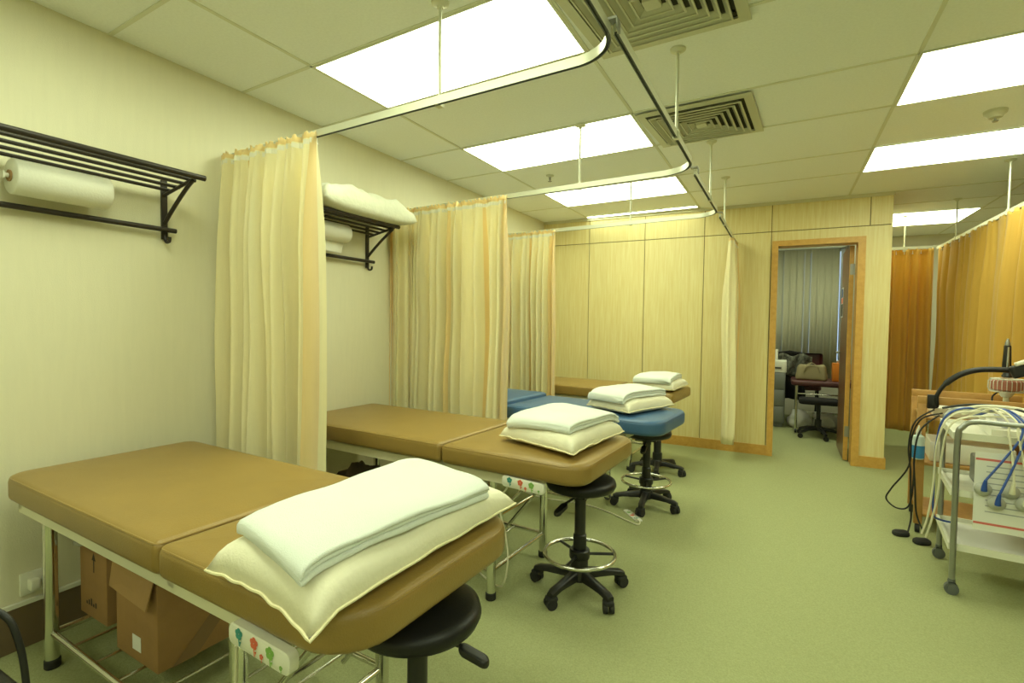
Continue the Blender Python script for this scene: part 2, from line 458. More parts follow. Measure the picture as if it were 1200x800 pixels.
# ------------------------------------------------------------------ curtain rails
ZR = 2.085
def rail_mesh(pts, closed=False, zc=ZR):
    """flat aluminium rail, 30 mm high, 14 mm thick, slot below"""
    m = MB(); pts = [Vector(p) for p in pts]; N = len(pts); vs = []; fs = []
    prof = [(-.007, -.015), (-.0035, -.015), (-.0035, -.008), (.0035, -.008), (.0035, -.015), (.007, -.015), (.007, .015), (-.007, .015)]
    n = len(prof)
    for i, p in enumerate(pts):
        a = pts[max(i - 1, 0)]; c = pts[min(i + 1, N - 1)]; d = (c - a).normalized(); s = Vector((d.y, -d.x, 0))
        for u, z in prof: vs.append(p + s * u + Vector((0, 0, z)))
    for i in range(N - 1):
        for k in range(n):
            l = (k + 1) % n; fs.append((i * n + k, i * n + l, (i + 1) * n + l, (i + 1) * n + k))
    fs.append(tuple(range(n - 1, -1, -1))); fs.append(tuple((N - 1) * n + k for k in range(n)))
    m.add(vs, fs, 0)
    for q in range(len(m.m) - 2):
        if q % n in (0, 1, 2, 3, 4): m.m[q] = 1  # underside and slot faces coloured dark to stand for their shade
    return m
def l_rail(yw, yc, xe, rad, yend, z=ZR):
    pts = [(XL + .006, yw, z)]
    n = 10
    for i in range(1, n): 
        t = i / n; pts.append((XL + (xe - rad - XL) * t, yw + (yc - yw) * t, z))
    for k in range(0, 13):
        a = R(90 - 90 * k / 12); pts.append((xe - rad + rad * math.cos(a), yc - rad + rad * math.sin(a), z))
    if yend is not None: pts.append((xe, yend, z))
    return pts
def rod(t, x, y, z0=ZR + .015):
    m = MB().cyl((x, y, z0), (x, y, H - .012), .0065, n=10); o = obj('hanger_rod', m, M['alu'], t, world=True)
    m = MB().lathe([(.012, -.022), (.013, -.016), (.032, -.008), (.034, -.001)], (x, y, H), n=20); obj('ceiling_flange', m, M['alu'], o, world=True)
    m = MB().box(x - .012, x + .012, y - .012, y + .012, z0 - .033, z0 + .006); obj('rail_clamp', m, M['alu'], o, world=True, smooth=0)
def curtain_rail(label, pts, rods, loc):
    t = thing('curtain_rail', label, 'curtain rail', loc, 0, 'ceiling hung curtain rails')
    obj('rail', rail_mesh(pts), [M['alu'], M['wheelgrey']], t, world=True, smooth=30)
    for (x, y) in rods: rod(t, x, y)
    return t
XC = -.45
curtain_rail('nearest curved rail from the left wall, over the first brown bed', l_rail(1.655, 1.545, XC - .008, .15, -.6), [(-1.165, 1.592), (XC - .008, .35)], (XL, 1.655, ZR))
curtain_rail('second curved rail crossing behind the pillow shelf', l_rail(3.03, 2.88, XC + .012, .19, 1.42), [(-1.11, 2.932), (XC + .012, 2.32)], (XL, 3.03, ZR))
curtain_rail('third curved rail crossing over the blue bed', l_rail(4.28, 4.10, XC, .19, 2.93), [(-1.13, 4.161), (XC, 3.565)], (XL, 4.28, ZR))
curtain_rail('straight rail end running on to the wood panelled wall', [(XC, 4.15, ZR), (XC, 5.55, ZR)], [(XC, 4.47)], (XC, 5.55, ZR))
for y, lab in ((1.41, 'corner bracket joining the first and second rails'), (2.905, 'corner bracket joining the second and third rails'), (4.125, 'corner bracket joining the third rail to the straight end')):
    m = MB().box(XC - .017, XC + .021, y - .016, y + .016, ZR + .0155, ZR + .022).box(XC + .0195, XC + .0235, y - .016, y + .016, ZR - .014, ZR + .0155)
    tag(obj('rail_bracket', m, M['steel'], smooth=0), lab, 'bracket', 'rail corner brackets')
# right-hand rails
XQ = 1.37
curtain_rail('rail on the right carrying the long golden curtain', [(XQ, 2.6, ZR), (XQ, 6.74, ZR)], [(XQ, 4.85), (XQ, 6.1), (XQ, 3.4)], (XQ, 6.7, ZR))
t = curtain_rail('short rail across the back behind the panelled column', [(XP + .02, 6.78, ZR + .02), (XQ + .05, 6.78, ZR + .02)], [(1.1, 6.78)], (1.1, 6.78, ZR))

# ------------------------------------------------------------------ curtains
def curtain(label, path, ztop, zbot, pleats, amp, seed, material, group, hems=(), name='cubicle_curtain', flare=1.35, lean=0., front=0.):
    """path: function t->(x,y,nx,ny). Cloth hangs in irregular folds, gathered at the heading and opening below."""
    rnd = random.Random(seed)
    x0, y0 = path(0)[:2]
    t_ = thing(name, label, 'curtain', (x0, y0, zbot), 0, group)
    N = pleats * 12; rows = 24
    wts = [rnd.choice((.45, .7, 1.0, 1.7)) * rnd.uniform(.8, 1.2) for _ in range(pleats)]; tot = sum(wts)
    am = [rnd.uniform(.35, 1.25) for _ in range(pleats + 1)]
    pw = [rnd.uniform(.55, 1.5) for _ in range(pleats)]
    asym = [rnd.uniform(-.28, .28) for _ in range(pleats)]
    ed = [0]
    for w_ in wts: ed.append(ed[-1] + w_ / tot)
    ed[-1] = 1.0
    def pt(u, v):          # v 0 top .. 1 bottom
        for i in range(pleats):
            if u <= ed[i + 1] + 1e-9: break
        loc = min(1, max(0, (u - ed[i]) / (ed[i + 1] - ed[i])))
        a = am[i] * (1 - loc) + am[i + 1] * loc
        lo2 = loc + asym[i] * math.sin(PI * loc) ** 2 * .5
        wv = math.sin(2 * PI * lo2)
        wv = math.copysign(abs(wv) ** pw[i], wv)
        spread = .42 + .58 * min(1, v * 4)
        spread *= 1 + (flare - 1) * v
        x, y, nx, ny = path(u)
        y -= front * (1 - .6 * min(1, v * 2))
        if front: spread = spread * (.62 + .38 * min(1, v * 8))
        tx, ty = ny, -nx
        nz = noise.noise(Vector((u * 7, v * 1.6, seed * 3.1)))
        off = amp * a * wv * spread + amp * .8 * nz * min(1, v * 2)
        off += .004 * math.sin(u * pleats * 31) * max(0, 1 - v * 9)
        shift = amp * .7 * noise.noise(Vector((u * 5, v * 1.3, seed + 40))) * v * math.sin(PI * u) + (u - .5) * (flare - 1) * .12 * v + lean * v * (1 - u)
        z = ztop + (zbot - ztop) * v
        if v < .001: z += .007 * math.sin(u * pleats * 13) + .004 * math.sin(u * pleats * 29)
        if v > .999: z += .008 * math.sin(u * 9 + seed)
        return Vector((x + nx * off + tx * shift, y + ny * off + ty * shift, z))
    vv = [0, .015, .03, .05] + [.05 + (1 - .05) * (k + 1) / (rows - 3) for k in range(rows - 3)]
    nv = len(vv) - 1
    m = MB()
    vs = [pt(i / N, v) for i in range(N + 1) for v in vv]
    for i in range(N):
        mi = 1 if any(a <= (i + .5) / N <= b_ for a, b_ in hems) else 0
        m.f += [[i * (nv + 1) + j, (i + 1) * (nv + 1) + j, (i + 1) * (nv + 1) + j + 1, i * (nv + 1) + j + 1] for j in range(nv)]
        m.m += [1 if (mi or j == 0) else 0 for j in range(nv)]
    m.v = vs
    obj('fabric', m, [material, M['hem'] if material is M['curtain'] else material], t_, world=True, smooth=80, solid=.003)
    def side(u, v, s):
        p = pt(u, v); q = path(u); return p + Vector((q[2], q[3], 0)) * s
    m = MB()
    vs = []
    for i in range(N + 1):
        vs += [side(i / N, .018, -.0035), side(i / N, .030, -.0035), side(i / N, .030, -.0025), side(i / N, .018, -.0025)]
    fs = []
    for i in range(N):
        for k in range(4):
            l = (k + 1) % 4; fs.append((i * 4 + k, i * 4 + l, i * 4 + 4 + l, i * 4 + 4 + k))
    m.add(vs, fs); obj('heading_tape', m, M['tape'] if material is M['curtain'] else material, t_, world=True)
    ng = max(4, min(pleats, 14))
    for k in range(ng):
        x, y, nx, ny = path((k + .5) / ng)
        m = MB().cyl((x, y, ZR - .04), (x, y, ZR - .010), .0028, n=6).box(x - .006, x + .006, y - .004 - front * .6, y + .004, ZR - .044, ZR - .036)
        obj('curtain_glider', m, M['white'], t_, world=True)
    return t_
def poly(pts):
    P_ = [Vector(p) for p in pts]; L = [(P_[i + 1] - P_[i]).length for i in range(len(P_) - 1)]; T_ = sum(L)
    def f(u):
        d = u * T_
        for i, l in enumerate(L):
            if d <= l or i == len(L) - 1:
                p = P_[i].lerp(P_[i + 1], min(1, d / l)); e = (P_[i + 1] - P_[i]).normalized(); return (p.x, p.y, -e.y, e.x)
            d -= l
    return f
def line(x0, y0, x1, y1):
    d = Vector((x1 - x0, y1 - y0)).normalized()
    return lambda u: (x0 + (x1 - x0) * u, y0 + (y1 - y0) * u, -d.y, d.x)
CG = 'cream cubicle curtains'
curtain('cream pleated curtain hanging by the left wall beyond the first brown bed', line(-2.52, 1.640, -1.825, 1.622), ZR - .001, .33, 12, .060, 3, M['curtain'], CG, hems=((.30, .33), (.984, 1)), flare=1.3, front=.030)
curtain('wide cream pleated curtain hanging beyond the second brown bed', poly([(-2.515, 2.88), (-2.42, 3.010), (-1.61, 2.965)]), ZR - .001, .33, 15, .060, 8, M['curtain'], CG, hems=((.0, .02), (.52, .54), (.80, .82), (.975, 1)), flare=1.15, front=.030)
curtain('cream curtain hanging beyond the blue bed, third from the front', line(-2.46, 4.275, -1.80, 4.200), ZR - .001, .33, 12, .050, 14, M['curtain'], CG, hems=((.30, .34), (.60, .63), (.93, 1)), flare=1.0, front=.030)
curtain('narrow bunched cream curtain against the wood panelled wall', line(XC + .0, 5.10, XC + .0, 5.50), ZR - .012, .155, 6, .050, 21, M['curtain'], CG, flare=1.1, hems=((.5, .62), (.9, 1)))
curtain('long golden curtain along the right side behind the trolley', line(XQ, 2.7, XQ, 6.70), ZR - .012, .17, 30, .045, 33, M['curtain_g'], 'golden curtains', flare=1.1)
curtain('golden curtain across the back beside the panelled column', line(XP + .04, 6.78, XQ - .02, 6.78), ZR + .006, .17, 7, .035, 37, M['curtain_g'], 'golden curtains', flare=1.1)

# ------------------------------------------------------------------ beds
def outline(x0, x1, y0, y1, z, cr, n=6):
    pts = []
    for (cx, cy_, a0), r in zip([(x1, y1, 0), (x0, y1, 90), (x0, y0, 180), (x1, y0, 270)], cr):
        sx = -1 if cx == x1 else 1; sy = -1 if cy_ == y1 else 1
        for k in range(n + 1):
            a = R(a0 + 90 * k / n); pts.append((cx + sx * r + r * math.cos(a), cy_ + sy * r + r * math.sin(a), z))
    return pts
def flower(m, cx, cz, s, y, mi, T=None):
    for k in range(5):
        a = 2 * PI * k / 5 + .3
        px, pz = cx + s * .55 * math.cos(a), cz + s * .55 * math.sin(a)
        poly = [(px + s * .5 * math.cos(2 * PI * j / 8), pz + s * .5 * math.sin(2 * PI * j / 8)) for j in range(8)]
        yy = y - .0002 * k
        m.add([(x, yy, z) for x, z in poly], [tuple(range(8))], mi)
    m.add([(cx - s * .12, y - .001, cz - s * .4), (cx + s * .12, y - .001, cz - s * .4), (cx + s * .5, y - .001, cz - s * 2.0), (cx + s * .2, y - .001, cz - s * 2.0)], [(0, 1, 2, 3)], mi)
    m.add([(cx + s * .3, y - .0012, cz - s * 1.3), (cx + s * .8, y - .0012, cz - s * 1.0), (cx + s * .7, y - .0012, cz - s * 1.6)], [(0, 1, 2)], mi)

def strip_unit(m, L=.215, h=.058, d=.03):
    """flower printed power strip seen from its broad side; lies in the xz plane, front at y = -d"""
    m.pad(0, L, -h / 2, h / 2, -d, 0, (h * .35,) * 4, .006, 0, 0, T=Matrix.Rotation(R(90), 4, 'X') @ Matrix.Scale(-1, 4, (0, 0, 1)), nc=5, nb=2)
def make_bed(label, loc, rz, vinyl, L=1.93, W=.70, seam=1.18, controller=True, group='treatment beds', casters=False, lift=0., lower=True, legx=(.14, 1.395), hr=.16, wn=0., mz=0.):
    t = thing('treatment_bed', label, 'bed', loc, rz, group)
    h = W / 2; zt = .70; zb = .612
    # mattress sections with piping
    m = MB().pad(.015, seam - .003, -h, h, zb + mz, zt + mz, (.02, .05, .08, .02), .020 + mz * .4, .006 + mz * .5, inner=4)
    ms = obj('mattress', m, vinyl, t, smooth=50)
    o = outline(.020, seam - .008, -h + .005, h - .005, zt + mz - .008 - mz * .3, (.02, .05, .08, .02)); obj('piping', MB().tube(o, .0035, 6, closed=True), vinyl, ms)
    hw_ = h - wn
    def md(p):
        if lift: p = Vector((p.x, p.y, p.z + lift * max(0, p.x - seam) / (L - seam)))
        return p
    m = MB().pad(seam + .003, L, -hw_, hw_, zb - .004, zt, (hr, .02, .02, hr), .026, .008, mod=md, inner=4)
    hs = obj('head_section', m, vinyl, t, smooth=50)
    o = [md(Vector(p)) for p in outline(seam + .008, L - .006, -hw_ + .006, hw_ - .006, zt - .012, (hr, .02, .02, hr), 8)]
    obj('piping', MB().tube(o, .0035, 6, closed=True), vinyl, hs)
    # frame
    m = MB()
    fx0, fx1, fy = .05, L - .22, h - .036
    for s in (-1, 1):
        y0, y1 = (fy - .018, fy) if s > 0 else (-fy, -fy + .018)
        m.box(fx0, fx1, y0, y1, .560, .611)
    for x in (fx0, seam - .02, fx1 - .03): m.box(x, x + .03, -fy, fy, .573, .605)
    m.box(fx0, fx1, -fy, fy, .600, .6105)
    obj('frame', m, M['cream'], t, smooth=0)
    ly = h - .085
    for x in legx:
        for s in (-1, 1):
            m = MB().tube([(x, s * (ly), .58), (x, s * ly, .03)], .021, 16)
            m.cyl((x, s * ly, .58), (x, s * ly, .573), .028, n=16)
            lg = obj('leg', m, M['chrome'], t)
            if casters and x == legx[1]:
                m = MB().box(x - .018, x + .018, s * ly - .014, s * ly - .010, .02, .075).box(x - .018, x + .018, s * ly + .010, s * ly + .014, .02, .075).box(x - .018, x + .018, s * ly - .014, s * ly + .014, .072, .08)
                m.cyl((x, s * ly - .009, .026), (x, s * ly + .009, .026), .026, n=18, mi=1)
                obj('caster', m, [M['chrome'], M['wheelgrey']], lg)
            else:
                obj('rubber_foot', MB().lathe([(.022, 0), (.0245, .004), (.0245, .03), (.021, .034)], (x, s * ly, 0), n=16), M['rubber'], lg)
    # lower rack
    x0, x1 = legx; z = .128
    m = MB()
    for s in (-1, 1): m.cyl((x0, s * ly, z), (x1, s * ly, z), .0105, n=10)
    for x in (x0, x1): m.cyl((x, -ly, z), (x, ly, z), .0105, n=10)
    for k in range(1, 7):
        x = x0 + (x1 - x0) * k / 7; m.cyl((x, -ly, z), (x, ly, z), .0055, n=8)
    obj('lower_rack', m, M['chrome'], t)
    m = MB()
    for s in (-1, 1): m.cyl((1.56, s * (ly - .11), .575), (1.20, s * (ly - .06), .14), .0085, n=10)
    m.cyl((1.38, -(ly - .085), .355), (1.38, (ly - .085), .355), .006, n=8)
    obj('support_strut', m, M['chrome'], t)
    return t
B1 = make_bed('large brown vinyl treatment bed nearest the viewer, cardboard boxes beneath', (-2.46, 1.075, 0), R(-2.6), M['brown'], W=.655, L=1.785, seam=1.105, hr=.13, legx=(.17, 1.315))
B2 = make_bed('second brown vinyl bed, between the first and second cream curtains', (-2.53, 2.325, 0), R(-3.2), M['brown'], W=.68, L=1.875, seam=1.16, hr=.10)
B3 = make_bed('slim blue vinyl treatment bed on casters in the third bay', (-2.50, 3.46, 0), R(-5.5), M['blue'], W=.62, L=1.93, seam=.84, hr=.12, casters=True, mz=.022)
B4 = make_bed('farthest brown vinyl bed in front of the wood panelled wall', (-2.53, 4.72, 0), R(-4.0), M['brown'], W=.66, L=1.77, hr=.03)

# flower printed power strips hung on the bed frames
def strip_thing(label, T, cable=None):
    loc = T.translation
    t = thing('power_strip', label, 'power strip', tuple(loc), 0, 'flower printed power strips')
    L, h, d = .205, .047, .026
    m = MB()
    m.pad(0, L, 0, d, -h, 0, (.004,) * 4, .004, 0, 0, nc=2, nb=2)
    # rounded outline in x-z
    m = MB()
    o = [(x, z) for x, z, _ in outline(0, L, -h, 0, 0, (h * .35,) * 4, 5)]
    n = len(o)
    rings = [(.003, 0), (0, .003), (0, d - .003), (.003, d)]
    vs = []
    for ins_, y in rings:
        for (x, z) in o:
            vs.append((L / 2 + (x - L / 2) * (1 - 2 * ins_ / L), y, -h / 2 + (z + h / 2) * (1 - 2 * ins_ / h)))
    fs = [tuple(range(n)), tuple(range(4 * n - 1, 3 * n - 1, -1))]
    for i in range(3):
        for k in range(n):
            l = (k + 1) % n; fs.append((i * n + k, (i + 1) * n + k, (i + 1) * n + l, i * n + l))
    m.add(vs, fs, 0)
    flower(m, .040, -.014, .0125, -.0008, 1); flower(m, .093, -.015, .013, -.0008, 2); flower(m, .146, -.016, .0135, -.0008, 3)
    flower(m, .182, -.033, .005, -.0008, 3); flower(m, .119, -.034, .006, -.0008, 2)
    m.v = [T @ v for v in m.v]
    obj('strip_body', m, [M['white'], M['teal'], M['red'], M['green']], t, world=True)
    if cable: obj('cord', MB().tube(smooth_path(cable), .0042, 6), M['cable_c'], t, world=True)
    return t
def rotm(loc, rz, rx=0, ry=0): return Matrix.Translation(loc) @ Matrix.Rotation(rz, 4, 'Z') @ Matrix.Rotation(ry, 4, 'Y') @ Matrix.Rotation(rx, 4, 'X')
strip_thing('flower printed power strip hung under the near edge of the first bed', rotm((-1.045, .675, .610), R(-2.6), ry=R(2)),
            [(-1.04, .69, .55), (-1.09, .72, .40), (-1.13, .74, .2), (-1.18, .80, .03), (-1.3, .95, .01), (-1.42, 1.1, .012), (-1.3, 1.2, .01), (-1.2, 1.1, .01)])
strip_thing('flower printed power strip hung under the near edge of the second bed', rotm((-1.055, 1.908, .609), R(-3.2), ry=R(2)),
            [(-1.04, 1.93, .55), (-1.10, 1.97, .45), (-1.08, 2.0, .30), (-1.07, 2.0, .18), (-1.12, 2.03, .05), (-1.3, 2.15, .012), (-1.5, 2.3, .01), (-1.7, 2.3, .01)])
strip_thing('flower printed power strip lying on the carpet beside the middle stool', rotm((-.80, 3.235, .008), R(131), rx=R(-90)),
            [(-.815, 3.26, .014), (-.775, 3.22, .012), (-.78, 3.18, .008), (-.86, 3.22, .006), (-1.0, 3.30, .006), (-1.2, 3.36, .006), (-1.5, 3.34, .006), (-1.7, 3.4, .006)])

# ------------------------------------------------------------------ pillows and towels
def bil(q, u, v):      # corners q[0]=(0,0) q[1]=(1,0) q[2]=(1,1) q[3]=(0,1)
    return tuple(q[0][k] * (1 - u) * (1 - v) + q[1][k] * u * (1 - v) + q[2][k] * u * v + q[3][k] * (1 - u) * v for k in range(2))
def pillow(label, q, z0, h, seed, material=None, droop=None, flange=.0, name='pillow', group='pillows under folded towels', pip=True, wr=.006, zbase=None):
    cx = sum(p[0] for p in q) / 4; cy_ = sum(p[1] for p in q) / 4
    t = thing(name, label, 'pillow', (cx, cy_, z0), 0, group)
    N = 34
    def base(x, y): return droop(x, y) if droop else 0
    def hh(u, v):
        a = max(0, 1 - abs(2 * u - 1) ** 5); c = max(0, 1 - abs(2 * v - 1) ** 5)
        return (a * c) ** .36
    def pos(u, v, top):
        # pinch sides in a little so corners poke out
        uu = .5 + (u - .5) * (1 - .05 * (1 - (2 * v - 1) ** 2)); vv = .5 + (v - .5) * (1 - .05 * (1 - (2 * u - 1) ** 2))
        x, y = bil(q, uu, vv)
        n = noise.noise(Vector((u * 5, v * 7, seed))) * wr + noise.noise(Vector((u * 16, v * 16, seed + 9))) * wr * .5
        e = hh(u, v)
        zf = h * .28 * (1 - e)
        z = z0 + base(x, y) + ((h * (.28 + .72 * e) - 0) + n * e if top else zf * 1.0)
        if top: z = z0 + base(x, y) + h * .28 + h * .72 * e + n * min(1, e * 1.5) + noise.noise(Vector((u * 9, v * 9, seed + 3))) * .006 * (1 - e)
        else: z = z0 + base(x, y) + h * .28 * (1 - e ** 1.5) + noise.noise(Vector((u * 9, v * 9, seed + 3))) * .006 * (1 - e)
        return (x, y, z)
    m = MB(); n1 = N + 1
    vs = [pos(i / N, j / N, True) for i in range(n1) for j in range(n1)]
    fs = [(i * n1 + j, (i + 1) * n1 + j, (i + 1) * n1 + j + 1, i * n1 + j + 1) for i in range(N) for j in range(N)]
    idx = {}
    for i in range(n1):
        for j in range(n1):
            if 0 < i < N and 0 < j < N: idx[i, j] = len(vs); vs.append(pos(i / N, j / N, False))
            else: idx[i, j] = i * n1 + j
    fs += [(idx[i, j], idx[i, j + 1], idx[i + 1, j + 1], idx[i + 1, j]) for i in range(N) for j in range(N)]
    m.add(vs, fs); obj('pillowcase', m, material or M['pillow'], t, world=True, smooth=180)
    if pip:
        loop = [pos(i / N, 0, True) for i in range(N)] + [pos(1, j / N, True) for j in range(N)] + [pos(1 - i / N, 1, True) for i in range(N)] + [pos(0, 1 - j / N, True) for j in range(N)]
        obj('piping', MB().tube(loop, .0034, 6, closed=True), M['piping'], t, world=True)
    return t, hh

def towel(label, q, z0, layers, th, zfun, seed, group='folded white towels'):
    """folded towel: layers that turn round a soft fold on the v=0 side and show their edges on the v=1 side"""
    cx = sum(p[0] for p in q) / 4; cy_ = sum(p[1] for p in q) / 4
    t = thing('folded_towel', label, 'towel', (cx, cy_, z0), 0, group)
    H_ = layers * th
    prof = []
    nA = 12
    # bottom, going v 0 -> 1
    for k in range(nA + 1): prof.append((.03 + .95 * k / nA, 0))
    # open side with notches between layers
    for l in range(layers):
        zb = l * th
        for a in (-90, -45, 0, 45, 90):
            prof.append((.98 + .02 * math.cos(R(a)) - (.012 if l % 2 else 0), zb + th / 2 + th / 2 * math.sin(R(a)) * .96))
        if l < layers - 1: prof.append((.962, zb + th))
    for k in range(1, nA + 1): prof.append((.98 - .95 * k / nA, H_))
    for a in (65, 35, 0, -35, -65): prof.append((.03 - .03 * math.cos(R(a)), H_ / 2 + H_ / 2 * math.sin(R(a))))
    n = len(prof); NU = 26; vs = []; fs = []
    us = [0, .004, .012] + [.012 + .976 * k / NU for k in range(1, NU)] + [.988, .996, 1]
    for u in us:
        e = min(u, 1 - u); sh = 0 if e > .011 else (1 - e / .012) * .35
        for v, z in prof:
            vv = v + (0.5 - v) * 0
            x, y = bil(q, u, v)
            # soft ends
            zz = H_ / 2 + (z - H_ / 2) * (1 - sh)
            nz = noise.noise(Vector((x * 7, y * 7, seed))) * .007 * (z / H_) + noise.noise(Vector((x * 25, y * 25, seed))) * .0018
            wig = noise.noise(Vector((u * 6, z * 30, seed + 5))) * .006
            vs.append((x + wig, y + wig * .6, z0 + zfun(u, v, x, y) + zz + nz))
    for i in range(len(us) - 1):
        for k in range(n):
            l = (k + 1) % n; fs.append((i * n + k, (i + 1) * n + k, (i + 1) * n + l, i * n + l))
    # end caps as coarse bands
    for i, flip in ((0, 0), (len(us) - 1, 1)):
        f_ = tuple(i * n + k for k in range(n)); fs.append(f_ if not flip else f_[::-1])
    m = MB().add(vs, fs); obj('towel_folds', m, M['towel'], t, world=True, smooth=70)
    return t
# --- first bed: near edge sags over the mattress side
def droop1(x, y):
    e = .700 - (x + 1.35) * .063          # near edge of the mattress at this x
    return -max(0, e - y) * .35
q1 = [(-1.085, .650), (-.705, .600), (-.685, 1.325), (-1.12, 1.375)]
p1, hh1 = pillow('cream pillow under the towel at the end of the first bed', q1, .706, .095, 1.3, droop=droop1)
q1t = [(-1.06, .705), (-1.03, 1.30), (-.70, 1.20), (-.755, .625)]
def inv_rect(q, x, y):
    # approximate uv of a point in the pillow quad
    u, v = .5, .5
    for _ in range(12):
        px, py = bil(q, u, v); e = 1e-3
        ax, ay = bil(q, u + e, v); bx, by = bil(q, u, v + e)
        j = ((ax - px) / e, (bx - px) / e, (ay - py) / e, (by - py) / e); d = j[0] * j[3] - j[1] * j[2]
        rx, ry = x - px, y - py
        u += (j[3] * rx - j[1] * ry) / d; v += (-j[2] * rx + j[0] * ry) / d
    return u, v
def over(q, hh, h, extra=0.):
    def f(u, v, x, y):
        a, c = inv_rect(q, x, y); a = min(max(a, 0.02), .98); c = min(max(c, .02), .98)
        return h * (.28 + .72 * hh(a, c)) + extra + .004
    return f
towel('large folded white towel on the pillow of the first bed', [q1t[0], q1t[1], q1t[2], q1t[3]], .706, 3, .0115, over(q1, hh1, .095), 2.2)
# --- second bed
q2 = [(-1.17, 2.09), (-.74, 1.935), (-.685, 2.48), (-1.10, 2.60)]
p2, hh2 = pillow('cream pillow under the towel at the end of the second bed', q2, .706, .10, 4.4)
towel('folded white towel on the pillow of the second bed', [(-1.13, 2.08), (-1.10, 2.57), (-.715, 2.50), (-.78, 2.00)], .706, 3, .013, over(q2, hh2, .10), 6.2)
# --- third bed
q3 = [(-1.13, 3.19), (-.81, 3.03), (-.63, 3.49), (-.98, 3.64)]
p3, hh3 = pillow('cream pillow under the towel on the blue bed', q3, .706, .10, 7.7)
towel('folded white towel on the pillow of the blue bed', [(-1.12, 3.17), (-.96, 3.60), (-.68, 3.47), (-.85, 3.05)], .706, 3, .015, over(q3, hh3, .10), 9.1)
# --- fourth bed
q4 = [(-1.15, 4.36), (-.78, 4.30), (-.74, 4.78), (-1.13, 4.84)]
p4, hh4 = pillow('cream pillow under the towel on the farthest brown bed', q4, .706, .09, 11.7)
towel('folded white towel on the farthest brown bed by the panelling', [(-1.14, 4.36), (-1.12, 4.82), (-.80, 4.77), (-.81, 4.31)], .706, 3, .014, over(q4, hh4, .09), 13.1)

# ------------------------------------------------------------------ stools
def make_stool(label, loc, rz, hs=.47, ring=True, rseat=.165):
    t = thing('swivel_stool', label, 'stool', loc, rz, 'black swivel stools')
    r = rseat
    obj('seat', MB().lathe([(.02, 0), (r * .78, .001), (r * .95, .012), (r, .030), (r * .97, .048), (r * .86, .058), (r * .6, .064), (r * .3, .0655), (.01, .066)], (0, 0, hs), n=48), M['blackvinyl'], t, smooth=60)
    obj('seat_plate', MB().box(-.07, .07, -.07, .07, hs - .018, hs + .002).lathe([(.03, -.05), (.03, -.015)], (0, 0, hs), n=16), M['black'], t, smooth=30)
    obj('column', MB().lathe([(.040, .075), (.040, .17), (.031, .175), (.031, .27), (.026, .275), (.026, hs - .02)], n=24), M['black'], t, smooth=30)
    m = MB().cyl((0, 0, hs - .022), (.12, 0, hs - .030), .006, n=8)
    m.pad(.115, .195, -.018, .018, hs - .046, hs - .026, (.017,) * 4, .007, nc=4, nb=2)
    m.v = [Vector((p.x, p.y, p.z - max(0, p.x - .1) * .35)) for p in m.v]
    obj('height_lever', m, M['black'], t)
    if ring:
        g_ = MB().torus((0, 0, .178), .165, .009, 56, 10)
        rg = obj('foot_ring', g_, M['chrome'], t)
        m = MB().lathe([(.045, .158), (.048, .163), (.048, .198), (.043, .203)], n=20)
        for k in range(3):
            a = 2 * PI * k / 3 + .2; m.cyl((.04 * math.cos(a), .04 * math.sin(a), .178), (.162 * math.cos(a), .162 * math.sin(a), .178), .007, n=8)
        obj('ring_bracket', m, M['black'], rg)
    obj('hub', MB().lathe([(.03, .05), (.048, .06), (.05, .10), (.042, .112)], n=20), M['black'], t)
    for k in range(5):
        a = 2 * PI * k / 5; c, s = math.cos(a), math.sin(a)
        T = Matrix.Rotation(a, 4, 'Z')
        m = MB(); sec = [(.03, .064, .108, .021), (.10, .066, .100, .020), (.16, .066, .090, .019), (.203, .060, .084, .020), (.226, .054, .074, .016)]
        vs = []; fs = []
        for x, z0, z1, w in sec:
            vs += [(x, -w, z0), (x, w, z0), (x, w * 1.0, z1 - .006), (x, w * .7, z1), (x, -w * .7, z1), (x, -w, z1 - .006)]
        for i in range(len(sec) - 1):
            for j in range(6):
                l = (j + 1) % 6; fs.append((i * 6 + j, i * 6 + l, i * 6 + 6 + l, i * 6 + 6 + j))
        fs.append((5, 4, 3, 2, 1, 0)); fs.append(tuple(24 + j for j in range(6)))
        m.add(vs, fs, 0, T); lg = obj('leg', m, M['black'], t, smooth=50)
        m = MB(); yaw = random.Random(k + 3).uniform(-1, 1)
        Tc = T @ Matrix.Translation((.208, 0, 0)) @ Matrix.Rotation(yaw, 4, 'Z')
        mm = MB().cyl((.008, -.023, .025), (.008, -.005, .025), .025, n=18).cyl((.008, .005, .025), (.008, .023, .025), .025, n=18)
        mm.cyl((.0, 0, .03), (0, 0, .068), .008, n=8)
        mm.pad(-.022, .030, -.024, .024, .034, .056, (.012,) * 4, .008, nc=3, nb=2)
        mm.v = [Tc @ v for v in mm.v]
        obj('caster', mm, M['rubber'], lg)
    return t
S1 = make_stool('black round stool tucked under the end of the first bed', (-.815, 1.035, 0), R(12), hs=.484, rseat=.165)
S2 = dup(S1, (-.825, 2.262, 0), R(-104), 'black swivel stool with chrome foot ring at the end of the second bed')
S3 = dup(S1, (-.82, 3.56, 0), R(-85), 'black swivel stool with chrome foot ring under the blue bed')
S4 = make_stool('farthest black swivel stool without a foot ring, in front of the wood panelling', (-.93, 4.43, 0), R(-80), hs=.475, ring=False)

